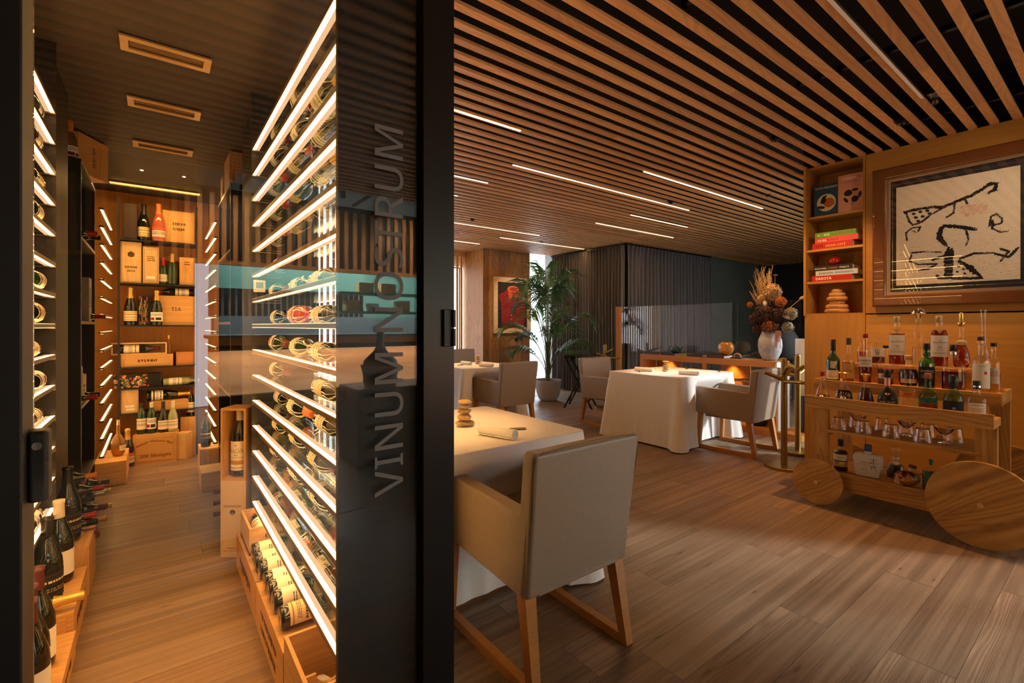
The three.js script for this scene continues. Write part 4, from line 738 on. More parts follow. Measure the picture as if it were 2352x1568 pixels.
cairn(1.327, YT, -2.18, 'stack of five ochre stones on the nearest table', 1.12); napkin(1.323, YT, -1.87, -1.277, 'rolled white napkin on the nearest table');
cairn(4.80, YT, -3.35, 'stack of ochre stones on table by glass screen'); napkin(4.615, YT, -3.52, -1.29, 'left rolled napkin on table by glass screen'); napkin(4.67, YT, -2.96, -1.22, 'right rolled napkin on table by glass screen');
cairn(3.61, YT, -5.58, 'small stack of ochre stones on the farthest table'); napkin(3.43, YT, -5.60, -1.5, 'left rolled napkin on the farthest table'); napkin(3.47, YT, -5.16, -1.25, 'right rolled napkin on the farthest table');
const leafy = std({ map: noiseTex(64, 64, 31, 6, [0.30, 0.25, 0.10], [0.10, 0.10, 0.05]), roughness: 0.5 });
[[1.496, -1.935, -0.45, 'slim green stone knife rest on the nearest table'], [5.3, -3.39, 0.3, 'slim knife rest on table by glass screen, beyond stones'], [5.3, -2.96, 0.3, 'slim knife rest near right edge of screen table'], [4.52, -3.5, 0.4, 'slim knife rest before left napkin on screen table'], [3.3, -5.55, 0.2, 'slim knife rest on the farthest table']].forEach(([x, z, r, l]) => solid('knife_rest', l, 'knife rest', rbox(0.088, 0.009, 0.022, 0.004, 3), leafy, [x, YT + 0.0045, z], [0, r, 0], 'stone knife rests'));

// ---------------------------------------------------------------- drinks trolley
{
  const t = thing('drinks_trolley', 'rustic oak drinks trolley with big round wooden wheels', 'trolley', [4.2, 0, -1.02]);
  const b = (n, w, h, d, x, y, z, ax = 'z', m = M.oak) => wpart(t, n, wbox(w, h, d, ax), m, [x, y, z]);
  b('front_tray_board', 0.026, 0.086, 1.01, 3.933, 0.732, -1.01); b('front_tray_floor', 0.20, 0.016, 0.97, 4.05, 0.697, -1.01);
  for (const z of [-1.505, -0.515]) b('front_tray_end', 0.21, 0.05, 0.022, 4.05, 0.714, z, 'x');
  b('rear_tray_board', 0.026, 0.075, 1.04, 4.163, 0.842, -1.02); b('rear_deck', 0.34, 0.02, 1.0, 4.345, 0.858, -1.02);
  for (const z of [-1.53, -0.51]) b('rear_tray_end', 0.36, 0.075, 0.024, 4.345, 0.845, z, 'x');
  b('rear_back_board', 0.024, 0.075, 1.04, 4.53, 0.845, -1.02);
  b('riser_board', 0.018, 0.12, 0.74, 4.35, 0.928, -0.98, 'z', M.pineWarm); b('riser_top', 0.16, 0.018, 0.74, 4.43, 0.997, -0.98, 'z', M.pineWarm);
  for (const [x, z] of [[4.0, -1.43], [4.0, -0.545], [4.47, -1.43], [4.47, -0.545]]) b('leg', 0.045, x > 4.2 ? 0.70 : 0.58, 0.095, x, x > 4.2 ? 0.455 : 0.40, z, 'y');
  b('middle_shelf', 0.44, 0.022, 0.86, 4.19, 0.522, -1.0); for (const z of [-1.40, -0.58]) b('shelf_batten', 0.42, 0.03, 0.03, 4.2, 0.496, z, 'x');
  b('bottom_board', 0.028, 0.12, 0.8, 3.985, 0.165, -0.99); b('bottom_shelf', 0.46, 0.02, 0.86, 4.23, 0.205, -1.0); b('bottom_back_board', 0.028, 0.12, 0.8, 4.46, 0.165, -0.99);
  const wheel = (r, x, z) => {
    const g = new THREE.CylinderGeometry(r, r, 0.034, 64).rotateZ(Math.PI / 2), p = g.attributes.position, u = g.attributes.uv; for (let i = 0; i < p.count; i++) u.setXY(i, p.getZ(i) * 0.82 + p.getY(i) * 0.57 + z, p.getY(i) * 0.82 - p.getZ(i) * 0.57);
    const w = wpart(t, 'wheel', g, M.oak, [x, r, z]); part(w, 'hub_peg', cyl(0.014, 0.014, 0.012, 20).rotateZ(Math.PI / 2), M.pine, [x < 4.2 ? -0.019 : 0.019, 0, 0]);
  };
  wheel(0.25, 3.862, -0.55); wheel(0.16, 3.862, -1.41); wheel(0.25, 4.585, -0.55); wheel(0.16, 4.585, -1.41);
  for (const [z, y] of [[-0.55, 0.25], [-1.41, 0.16]]) wpart(t, 'axle', cyl(0.014, 0.014, 0.70, 16).rotateZ(Math.PI / 2), M.oakDark, [4.22, y, z]);
}
// ---------------------------------------------------------------- spirit bottles
const liquidMats = {};
const liquid = (c, d = 0.05) => (liquidMats[c.join() + d] ||= phy({ color: lin(1, 1, 1), transmission: 1, thickness: 0.06, ior: 1.34, roughness: 0, attenuationColor: lin(...c), attenuationDistance: d }));
const AMBER = [0.62, 0.2, 0.03], COPPER = [0.45, 0.09, 0.015], COGNAC = [0.30, 0.06, 0.012], WATER = [0.94, 0.96, 0.95];
function labelMat(w, h, draw) { return std({ map: canvasTex(w, h, draw), roughness: 0.75, side: THREE.DoubleSide }); }
const paper = (bg, rows) => (g, w, h) => { g.fillStyle = bg; g.fillRect(0, 0, w, h); for (const [txt, size, y, col = '#2a211a', font = 'serif', wt = ''] of rows) { g.fillStyle = col; g.font = `${wt} ${Math.round(size * h)}px ${font}`; g.textAlign = 'center'; g.textBaseline = 'middle'; g.fillText(txt, w / 2, h * y); } };
// profile in metres from the base; o.flat squeezes front to back; o.level is the liquid height; o.label [y0, y1, radius, half arc, material]
function spirit(label, prof, o, x, y, z, ry = -Math.PI / 2 + 0.25) {
  const t = thing('spirit_bottle', label, 'liquor bottle', [x, y, z], ry), sc = [1, 1, o.flat || 1];
  const P = (n, g, m, p) => { const q = part(t, n, g, m, p); q.scale.set(...sc); return q; };
  P('glass_body', lathe(prof, o.seg || 32), o.glass || M.clear);
  if (o.level) {
    const q = prof.filter(([r, yy]) => yy <= o.level && yy > 0.0), pts = [[0, 0.008]]; q.forEach(([r, yy]) => pts.push([Math.max(r - 0.0022, 0.0005), Math.max(yy, 0.008)]));
    const last = prof.findIndex(([r, yy]) => yy > o.level), A = prof[last - 1], Bq = prof[last], k = (o.level - A[1]) / (Bq[1] - A[1]); pts.push([Math.max(A[0] + (Bq[0] - A[0]) * k - 0.0022, 0.0005), o.level], [0, o.level]);
    P('liquid', lathe(pts, o.seg || 32), liquid(o.liquid || AMBER, o.depth || 0.05));
  }
  for (const [y0, y1, r, arc, m] of o.labels || []) P('paper_label', new THREE.CylinderGeometry(r, r, y1 - y0, 24, 1, true, -arc, 2 * arc), m, [0, (y0 + y1) / 2, 0]);
  for (const [n, g, m, p] of o.extra || []) part(t, n, g, m, p);
  if (o.cap) part(t, 'stopper', lathe(o.cap, 24), o.capMat || caps.black);
  return t;
}
// outline of a bottle: body radius, shoulder height, neck start, neck radius, total height
const outline = (r, sh, nk, nr, H, foot = 0.006) => [[0, 0.003], [r * 0.86, 0], [r, foot], [r, sh], [r * 0.9, sh + (nk - sh) * 0.35], [nr + (r - nr) * 0.35, sh + (nk - sh) * 0.75], [nr, nk], [nr, H - 0.006], [nr * 1.18, H - 0.005], [nr * 1.18, H]];
const capOn = (r, y0, y1) => [[0, y0], [r, y0], [r, y1 - 0.002], [r * 0.92, y1], [0, y1]];
// front tray
const FY = 0.706, FX = 4.045;
spirit('small clear decanter with red cap and silver crest, leftmost front', [[0, 0.003], [0.045, 0], [0.05, 0.01], [0.046, 0.07], [0.032, 0.12], [0.018, 0.16], [0.0125, 0.19], [0.0125, 0.232]], { level: 0.075, liquid: COGNAC, cap: capOn(0.0145, 0.215, 0.25), capMat: caps.red, flat: 0.7, extra: [['crest', new THREE.SphereGeometry(0.02, 20, 14), M.chrome, [0.0, 0.055, 0.026]]] }, FX - 0.03, FY, -1.43);
spirit('dark cognac decanter with silver ray ornament and gold stopper', [[0, 0.003], [0.05, 0], [0.058, 0.012], [0.058, 0.05], [0.05, 0.09], [0.036, 0.13], [0.018, 0.165], [0.015, 0.19], [0.015, 0.23]], { level: 0.12, liquid: [0.10, 0.03, 0.01], flat: 0.6, cap: [[0, 0.205], [0.016, 0.205], [0.016, 0.235], [0.034, 0.243], [0.034, 0.25], [0.02, 0.256], [0, 0.257]], capMat: M.goldMetal, extra: [['medallion', new THREE.SphereGeometry(0.022, 20, 14), M.chrome, [0, 0.065, 0.022]], ...Array.from({ length: 16 }, (_, k) => { const a = k / 16 * 6.283; return ['ray', bar([0.026 * Math.cos(a), 0.065 + 0.026 * Math.sin(a), 0.033], [0.045 * Math.cos(a), 0.065 + 0.045 * Math.sin(a), 0.024], 0.004), M.chrome]; })] }, FX, FY, -1.30);
spirit('dark ribbed cognac decanter with clear fan stopper', [[0, 0.003], [0.05, 0], [0.056, 0.01], [0.05, 0.06], [0.036, 0.12], [0.02, 0.165], [0.013, 0.185], [0.013, 0.225]], { level: 0.15, liquid: [0.10, 0.03, 0.01], flat: 0.62, seg: 12, cap: [[0, 0.2], [0.012, 0.2], [0.014, 0.225], [0.03, 0.244], [0.03, 0.252], [0, 0.254]], capMat: M.goldMetal }, FX, FY, -1.165);
spirit('matte black bottle with pale lettering, red and black neck', outline(0.056, 0.085, 0.165, 0.0165, 0.255), { glass: std({ color: lin(0.01, 0.011, 0.01), roughness: 0.35 }), cap: capOn(0.0195, 0.24, 0.29), capMat: caps.black, flat: 0.75, labels: [[0.045, 0.085, 0.0566, 1.0, labelMat(256, 96, paper('#0c0d0c', [['LUIS FELIPE', 0.36, 0.35, '#d9d4c5', 'serif', 'bold'], ['★ ★', 0.2, 0.75, '#b8a05c']]))]], extra: [['seal', new THREE.SphereGeometry(0.014, 16, 10).scale(1, 0.7, 0.35), M.goldMetal, [0, 0.125, 0.034]], ['neck_foil', cyl(0.0175, 0.0175, 0.055, 20), std({ color: lin(0.6, 0.36, 0.28), roughness: 0.35, metalness: 0.6 }), [0, 0.207, 0]], ['collar', cyl(0.0182, 0.0182, 0.01, 20), caps.red, [0, 0.175, 0]], ['cap_band', cyl(0.02, 0.02, 0.008, 20), caps.red, [0, 0.292, 0]]] }, FX, FY, -1.04);
spirit('clear straight bottle with orange band and glass stopper', [[0, 0.003], [0.045, 0], [0.05, 0.006], [0.05, 0.15], [0.046, 0.172], [0.022, 0.195], [0.016, 0.21], [0.022, 0.235], [0.015, 0.262]], { level: 0.055, liquid: COPPER, cap: [[0, 0.25], [0.016, 0.25], [0.024, 0.275], [0.022, 0.29], [0.02, 0.305], [0, 0.308]], capMat: M.clear, labels: [[0.118, 0.156, 0.0506, 1.1, labelMat(256, 96, paper('#c8741c', [['BIG', 0.55, 0.5, '#8a4a10', 'sans-serif', 'bold']]))]] }, FX, FY, -0.93);
spirit('greenish whisky bottle with green and red label, cork top', outline(0.049, 0.12, 0.185, 0.017, 0.25), { glass: M.clearGreen, level: 0.06, liquid: AMBER, cap: capOn(0.02, 0.245, 0.282), capMat: std({ color: lin(0.4, 0.12, 0.06), roughness: 0.6 }), labels: [[0.05, 0.09, 0.0496, 1.0, labelMat(256, 96, paper('#7a2f1c', []))], [0.092, 0.125, 0.0496, 1.0, labelMat(256, 96, paper('#1f5a50', []))]] }, FX, FY, -0.825);
spirit('whisky bottle with navy label numbered 25 and black cap', outline(0.051, 0.125, 0.19, 0.0185, 0.255), { glass: M.clearGreen, level: 0.06, liquid: AMBER, cap: [[0, 0.2], [0.02, 0.2], [0.025, 0.22], [0.026, 0.25], [0.021, 0.28], [0, 0.284]], capMat: std({ color: lin(0.012, 0.02, 0.022), roughness: 0.3 }), labels: [[0.052, 0.12, 0.0516, 1.15, labelMat(256, 128, paper('#0d1626', [['25', 0.26, 0.65, '#cfd6df', 'sans-serif', 'bold']]))]] }, FX, FY, -0.703);
spirit('clear bottle with white printed label and black chrome cap', outline(0.047, 0.135, 0.175, 0.016, 0.215), { level: 0.02, liquid: COGNAC, flat: 0.8, cap: capOn(0.0195, 0.205, 0.255), capMat: caps.black, labels: [[0.02, 0.12, 0.0476, 0.9, labelMat(200, 220, (g, w, h) => { paper('#ded9cf', [])(g, w, h); scribble(g, w, h * 0.12, 8, 1, '#4a4540'); scribble(g, w, h * 0.3, 5, 6, '#8d877d'); })]], extra: [['cap_band', cyl(0.0202, 0.0202, 0.012, 20), M.chrome, [0, 0.22, 0]]] }, FX, FY, -0.595);
// rear deck, front line
const RY2 = 0.869, RX = 4.255;
spirit('dark green whisky bottle with cream label, leftmost on rear deck', outline(0.047, 0.15, 0.215, 0.0155, 0.29), { glass: glassMat.green, cap: capOn(0.0172, 0.235, 0.325), capMat: caps.black, labels: [[0.015, 0.085, 0.0476, 1.0, labelMat(200, 150, (g, w, h) => { paper('#e6d3ac', [])(g, w, h); scribble(g, w, h * 0.62, 4, 3, '#8a765a'); })], [0.1, 0.155, 0.0476, 0.35, labelMat(80, 100, paper('#d8d2bd', []))]] }, RX, RY2, -1.44);
spirit('clear amber bottle with tan label and black cork', outline(0.04, 0.165, 0.21, 0.0135, 0.30), { level: 0.15, liquid: AMBER, cap: capOn(0.016, 0.285, 0.34), capMat: std({ color: lin(0.10, 0.06, 0.03), roughness: 0.6 }), labels: [[0.03, 0.145, 0.0406, 1.0, labelMat(150, 220, (g, w, h) => { paper('#c39a5c', [])(g, w, h); scribble(g, w, h * 0.45, 4, 5, '#7a5a2e'); })]] }, RX, RY2, -1.335);
spirit('clear whisky bottle with white label and tall red topped neck', outline(0.041, 0.17, 0.235, 0.0135, 0.34), { level: 0.125, liquid: COPPER, cap: capOn(0.0165, 0.34, 0.372), capMat: caps.red, labels: [[0.125, 0.2, 0.0416, 1.2, labelMat(256, 160, (g, w, h) => { paper('#d8d2c6', [['BOWMORE', 0.24, 0.38, '#33302b', 'serif', 'bold']])(g, w, h); scribble(g, w, h * 0.6, 4, 4, '#8a8378'); })]] }, RX, RY2, -1.228);
spirit('bell shaped whisky bottle with small square label', [[0, 0.003], [0.044, 0], [0.05, 0.008], [0.044, 0.06], [0.048, 0.105], [0.054, 0.14], [0.048, 0.165], [0.028, 0.19], [0.0165, 0.205], [0.0155, 0.27]], { level: 0.115, liquid: COPPER, cap: capOn(0.0175, 0.268, 0.288), capMat: caps.black, labels: [[0.05, 0.085, 0.049, 1.0, labelMat(256, 96, paper('#d6cdb9', [['JURA', 0.6, 0.5, '#3a2e22', 'sans-serif', 'bold']]))]] }, RX, RY2, -1.105);
spirit('squat round dark amber bottle with wooden stopper', [[0, 0.003], [0.04, 0], [0.05, 0.01], [0.056, 0.05], [0.055, 0.1], [0.045, 0.13], [0.022, 0.148], [0.016, 0.155], [0.016, 0.19]], { level: 0.125, liquid: COGNAC, cap: capOn(0.022, 0.188, 0.222), capMat: M.pine, labels: [[0.03, 0.06, 0.0552, 0.9, labelMat(200, 90, paper('#c9b493', []))]] }, RX, RY2, -0.975);
spirit('green whisky bottle with black label', outline(0.044, 0.17, 0.215, 0.0165, 0.27), { glass: phy({ color: lin(0.03, 0.12, 0.02), roughness: 0.05, clearcoat: 0.6 }), cap: capOn(0.0185, 0.262, 0.31), capMat: caps.black, labels: [[0.02, 0.15, 0.0446, 1.1, labelMat(200, 256, (g, w, h) => { paper('#0b0d0b', [['Ardbeg', 0.17, 0.22, '#c9c9c0', 'serif', 'bold']])(g, w, h); scribble(g, w, h * 0.42, 5, 5, '#8d8a78'); })]], extra: [['neck_bulge', new THREE.SphereGeometry(0.022, 20, 12), phy({ color: lin(0.04, 0.14, 0.03), roughness: 0.05 }), [0, 0.235, 0]]] }, RX, RY2, -0.875);
spirit('broad shouldered clear bottle of reddish whisky with silver neck', [[0, 0.003], [0.055, 0], [0.06, 0.008], [0.06, 0.14], [0.055, 0.165], [0.03, 0.205], [0.0185, 0.225], [0.017, 0.275]], { level: 0.125, liquid: COPPER, flat: 0.7, cap: capOn(0.0195, 0.262, 0.305), capMat: caps.black, labels: [[0.06, 0.088, 0.0606, 0.42, labelMat(160, 80, paper('#d9d4c6', [['DAL', 0.5, 0.5]]))]], extra: [['neck_ring', cyl(0.0186, 0.0186, 0.016, 20), M.steel, [0, 0.248, 0]]] }, RX, RY2, -0.738);
spirit('tall clear grappa bottle with white label and red seal', outline(0.043, 0.2, 0.245, 0.0145, 0.34), { level: 0.19, liquid: WATER, depth: 0.3, cap: capOn(0.0175, 0.335, 0.362), capMat: std({ color: lin(0.05, 0.04, 0.04), roughness: 0.4 }), labels: [[0.03, 0.19, 0.0436, 1.2, labelMat(220, 300, (g, w, h) => { paper('#d9dccb', [['SARPA', 0.085, 0.12, '#b5332a', 'sans-serif'], ['P O L I', 0.04, 0.22, '#777']])(g, w, h); g.fillStyle = '#c8321f'; g.beginPath(); g.arc(w * 0.68, h * 0.38, w * 0.09, 0, 7); g.fill(); })]], extra: [['wire_bail', new THREE.TorusGeometry(0.018, 0.0016, 8, 20), M.steel, [0, 0.325, 0.008]]] }, RX, RY2, -0.607);
spirit('small clear bottle beside the grappa, rightmost', outline(0.033, 0.19, 0.225, 0.0125, 0.30), { level: 0.12, liquid: AMBER, depth: 0.2, cap: capOn(0.015, 0.298, 0.322), capMat: caps.black, labels: [[0.06, 0.16, 0.0336, 0.8, labelMat(120, 200, (g, w, h) => { g.fillStyle = '#cfc7b6'; g.fillRect(0, 0, w, h); scribble(g, w, h * 0.2, 5, 7, '#a2503f'); })]] }, RX + 0.06, RY2, -0.556);
// riser, back line
const HY = 1.0075, HX = 4.425;
spirit('square whisky decanter half hidden behind tan label bottle', outline(0.036, 0.10, 0.135, 0.014, 0.17), { seg: 4, level: 0.09, liquid: AMBER, cap: [[0, 0.15], [0.014, 0.15], [0.016, 0.175], [0.028, 0.19], [0.028, 0.215], [0, 0.217]], capMat: M.clear }, HX, HY, -1.30, -Math.PI / 2 + Math.PI / 4);
spirit('square whisky decanter with brush script label and glass stopper', [[0, 0.003], [0.042, 0], [0.047, 0.005], [0.047, 0.125], [0.04, 0.14], [0.016, 0.15], [0.014, 0.178]], { seg: 24, level: 0.055, liquid: COGNAC, cap: [[0, 0.165], [0.016, 0.165], [0.016, 0.185], [0.030, 0.195], [0.030, 0.222], [0, 0.224]], capMat: M.clear, labels: [[0.06, 0.125, 0.0476, 1.0, labelMat(200, 150, (g, w, h) => { paper('#d8d4ca', [])(g, w, h); g.strokeStyle = '#1c1916'; g.lineWidth = 5; for (const [a, b, c, d] of [[78, 22, 70, 40], [70, 40, 86, 44], [86, 44, 70, 62], [96, 24, 112, 24], [96, 36, 112, 36], [104, 18, 100, 60], [122, 20, 138, 26], [130, 30, 124, 58], [70, 72, 136, 68], [84, 78, 124, 76], [76, 88, 132, 86], [86, 98, 122, 96], [86, 98, 90, 124], [122, 96, 118, 124], [90, 110, 118, 110], [90, 124, 118, 124]]) { g.beginPath(); g.moveTo(a, b); g.lineTo(c, d); g.stroke(); } })]] }, HX, HY, -1.20);
const macal = (label, z, yr) => spirit(label, [[0, 0.003], [0.044, 0], [0.049, 0.006], [0.05, 0.2], [0.047, 0.235], [0.036, 0.262], [0.021, 0.277], [0.019, 0.29], [0.018, 0.335]], { level: yr === '18' ? 0.235 : 0.262, liquid: COPPER, flat: 0.9, cap: capOn(0.021, 0.318, 0.362), capMat: std({ color: lin(0.55, 0.42, 0.22), roughness: 0.4, metalness: 0.5 }), labels: [[0.075, 0.225, 0.0506, 1.15, labelMat(220, 280, (g, w, h) => { paper('#dedad3', [['The', 0.05, 0.24], ['MACALLAN', 0.09, 0.33, '#33302c', 'serif', 'bold'], [yr, 0.13, 0.56], ['YEARS OLD', 0.04, 0.68]])(g, w, h); scribble(g, w, h * 0.8, 4, 3, '#9a948a'); })]], extra: [['crest', new THREE.ConeGeometry(0.02, 0.03, 3).rotateX(Math.PI).scale(1, 1, 0.15), std({ color: lin(0.6, 0.5, 0.3), roughness: 0.4 }), [0, 0.25, 0.034]]] }, HX, HY, z);
macal('tall malt whisky bottle, white label, left of mirrored stopper', -1.08, '18'); macal('tall malt whisky bottle, white label, right of mirrored stopper', -0.842, '12');
spirit('tall clear decanter with mirrored mushroom stopper', [[0, 0.003], [0.036, 0], [0.04, 0.01], [0.038, 0.12], [0.028, 0.16], [0.035, 0.21], [0.033, 0.25], [0.02, 0.31], [0.018, 0.345], [0.024, 0.37]], { level: 0.14, liquid: WATER, depth: 0.3, cap: [[0, 0.345], [0.015, 0.345], [0.02, 0.37], [0.042, 0.378], [0.042, 0.386], [0.03, 0.41], [0.012, 0.422], [0, 0.424]], capMat: M.chrome, extra: [['crest', new THREE.SphereGeometry(0.016, 16, 10).scale(1, 1, 0.4), M.clear, [0, 0.22, 0.034]]] }, HX, HY, -0.955);
spirit('teardrop brandy bottle with slim gold ringed neck and oval tag', [[0, 0.003], [0.03, 0], [0.038, 0.01], [0.046, 0.05], [0.044, 0.09], [0.032, 0.14], [0.018, 0.19], [0.0125, 0.22], [0.0125, 0.30]], { level: 0.16, liquid: COPPER, flat: 0.75, cap: [[0, 0.285], [0.013, 0.285], [0.015, 0.3], [0.024, 0.315], [0.012, 0.318], [0.0115, 0.375], [0.014, 0.382], [0, 0.384]], capMat: M.goldMetal, extra: [['oval_tag', new THREE.SphereGeometry(0.026, 24, 14).scale(1.15, 0.62, 0.18), std({ color: lin(0.62, 0.5, 0.26), roughness: 0.6 }), [0, 0.178, 0.022]]] }, HX, HY, -0.727);
spirit('very tall slim necked clear bottle behind the grappa', [[0, 0.003], [0.026, 0], [0.03, 0.01], [0.03, 0.11], [0.018, 0.15], [0.012, 0.19], [0.0115, 0.3], [0.014, 0.36], [0.017, 0.40]], { level: 0.09, liquid: WATER, depth: 0.3 }, HX, HY + 0.0, -0.618);
// bottom shelf
const BY = 0.2155, BX = 4.09;
spirit('round dark rum bottle with two cream labels, bottom shelf left', outline(0.046, 0.14, 0.165, 0.014, 0.19), { level: 0.155, liquid: COGNAC, depth: 0.03, cap: capOn(0.0185, 0.185, 0.235), capMat: caps.black, labels: [[0.085, 0.13, 0.0466, 1.2, labelMat(220, 110, paper('#e0d6bf', [['Unhiq', 0.3, 0.45, '#4a3b28', 'serif', 'italic']]))], [0.04, 0.078, 0.0466, 1.2, labelMat(220, 100, (g, w, h) => { paper('#cfae74', [])(g, w, h); g.fillStyle = '#6b5326'; g.beginPath(); g.ellipse(w * 0.3, h * 0.3, 30, 12, 0, 0, 7); g.fill(); scribble(g, w, h * 0.6, 4, 2, '#8a6d38'); })]] }, BX, BY, -1.335);
{ // flat white rounded flask with brush character
  const t = thing('spirit_bottle', 'flat white rounded flask with black brush sign and blue stopper', 'liquor bottle', [BX, BY, -1.165], -Math.PI / 2 + 0.1);
  const sh = new THREE.Shape(); sh.moveTo(-0.055, 0); sh.lineTo(0.055, 0); sh.quadraticCurveTo(0.07, 0, 0.074, 0.02); sh.lineTo(0.088, 0.12); sh.quadraticCurveTo(0.09, 0.165, 0.05, 0.168); sh.lineTo(-0.05, 0.168); sh.quadraticCurveTo(-0.09, 0.165, -0.088, 0.12); sh.lineTo(-0.074, 0.02); sh.quadraticCurveTo(-0.07, 0, -0.055, 0);
  const g = new THREE.ExtrudeGeometry(sh, { depth: 0.03, bevelEnabled: true, bevelThickness: 0.014, bevelSize: 0.012, bevelOffset: -0.012, bevelSegments: 4 }); g.translate(0, 0, -0.015);
  part(t, 'glass_body', g, std({ color: lin(0.68, 0.67, 0.66), roughness: 0.45 })); part(t, 'neck', cyl(0.021, 0.023, 0.024, 20), std({ color: lin(0.68, 0.67, 0.66), roughness: 0.45 }), [0, 0.176, 0]); part(t, 'stopper', lathe(capOn(0.0225, 0.184, 0.228), 24), std({ color: lin(0.05, 0.10, 0.26), roughness: 0.4 }));
  part(t, 'printed_mark', new THREE.PlaneGeometry(0.13, 0.12), std({ transparent: true, roughness: 0.6, map: canvasTex(300, 280, (c, w, h) => { c.clearRect(0, 0, w, h); c.fillStyle = '#3d3a38'; c.font = 'bold 30px serif'; c.fillText('BARCELÓ', 70, 110); c.font = '28px serif'; c.fillStyle = '#8d8a86'; c.fillText('I M P E R I A L', 12, 150); c.fillRect(70, 190, 80, 5); c.fillRect(60, 215, 100, 4); c.fillRect(60, 232, 100, 4); c.strokeStyle = '#23201e'; c.lineWidth = 6; for (const [a, b, d, e] of [[190, 40, 280, 38], [200, 70, 270, 66], [180, 100, 290, 96], [235, 15, 236, 150], [175, 150, 295, 142], [215, 150, 205, 205], [240, 150, 285, 235], [190, 180, 260, 170]]) { c.beginPath(); c.moveTo(a, b); c.lineTo(d, e); c.stroke(); } }) }), [0, 0.088, 0.0295]);
}
spirit('dark squat decanter with clear round stopper, bottom shelf', [[0, 0.003], [0.045, 0], [0.052, 0.01], [0.055, 0.06], [0.04, 0.1], [0.02, 0.125], [0.016, 0.15], [0.016, 0.175]], { level: 0.1, liquid: [0.12, 0.07, 0.04], flat: 0.8, cap: [[0, 0.165], [0.014, 0.165], [0.016, 0.18], [0.027, 0.19], [0.029, 0.215], [0.022, 0.235], [0, 0.238]], capMat: M.clear, extra: [['oval_tag', new THREE.SphereGeometry(0.02, 20, 12).scale(1, 0.6, 0.2), M.white, [0, 0.115, 0.03]], ['neck_band', cyl(0.0175, 0.0175, 0.018, 20), std({ color: lin(0.6, 0.55, 0.42), roughness: 0.6 }), [0, 0.15, 0]]] }, BX + 0.1, BY, -1.03);
{ // glazed skull bottle lying on its jaw, cork at the back of the head
  const t = thing('skull_bottle', 'glazed orange skull shaped bottle with brown stopper', 'liquor bottle', [BX - 0.02, BY, -0.945], -Math.PI / 2 - 0.75);
  const g = new THREE.SphereGeometry(0.062, 48, 36), p = g.attributes.position, col = [];
  for (let i = 0; i < p.count; i++) {
    let x = p.getX(i), y = p.getY(i), z = p.getZ(i); const f = Math.max(0, z / 0.062);
    for (const s of [-1, 1]) { const q = Math.hypot(x - s * 0.022, y - 0.008) / 0.014; if (z > 0 && q < 1.3) z -= 0.016 * Math.exp(-q * q); }
    const nq = Math.hypot(x * 1.4, y + 0.016) / 0.009; if (z > 0 && nq < 1.4) z -= 0.01 * Math.exp(-nq * nq);
    if (y < -0.02) { x *= 1 - 0.35 * f; z *= 1 + 0.12 * f; } z *= z < 0 ? 1.35 : 1.05; y *= 0.82;
    p.setXYZ(i, x, y + 0.05, z); const drip = y > 0.03 + 0.016 * Math.sin(Math.atan2(x, z) * 6) ? 1 : 0, k = 0.75 + 0.35 * PN.noise(x * 60, y * 60, z * 60);
    col.push(...(drip ? [0.10, 0.012, 0.006] : [0.62 * k, 0.24 * k, 0.06 * k]));
  }
  g.setAttribute('color', new THREE.Float32BufferAttribute(col, 3)); g.computeVertexNormals();
  const gl = phy({ vertexColors: true, roughness: 0.15, clearcoat: 0.8 });
  part(t, 'skull', g, gl); part(t, 'jaw', rbox(0.05, 0.026, 0.036, 0.01, 3), phy({ color: lin(0.55, 0.2, 0.05), roughness: 0.2 }), [0, 0.014, 0.046]);
  for (let k = 0; k < 7; k++) part(t, 'tooth', rbox(0.0055, 0.011, 0.005, 0.0015), M.white, [-0.0195 + k * 0.0065, 0.026, 0.063 - Math.abs(k - 3) * 0.0018]);
  for (const s of [-1, 1]) part(t, 'eye', new THREE.SphereGeometry(0.009, 16, 12), caps.darkred, [s * 0.022, 0.057, 0.048]);
  part(t, 'neck', cyl(0.017, 0.02, 0.03, 20), phy({ color: lin(0.6, 0.3, 0.1), roughness: 0.2 }), [0, 0.108, -0.036], [-0.25, 0, 0]); part(t, 'stopper', lathe(capOn(0.021, 0, 0.02), 20), caps.darkred, [0, 0.12, -0.04], [-0.25, 0, 0]);
}
spirit('small clear bottle of green liqueur beside the big wheel', outline(0.045, 0.13, 0.165, 0.013, 0.2), { level: 0.125, liquid: [0.05, 0.32, 0.22], flat: 0.8, cap: capOn(0.011, 0.17, 0.205), capMat: std({ color: lin(0.02, 0.16, 0.1), roughness: 0.4 }), extra: [['lip', new THREE.TorusGeometry(0.016, 0.005, 10, 24).rotateX(Math.PI / 2), M.clear, [0, 0.205, 0]]] }, BX - 0.02, BY, -0.815);
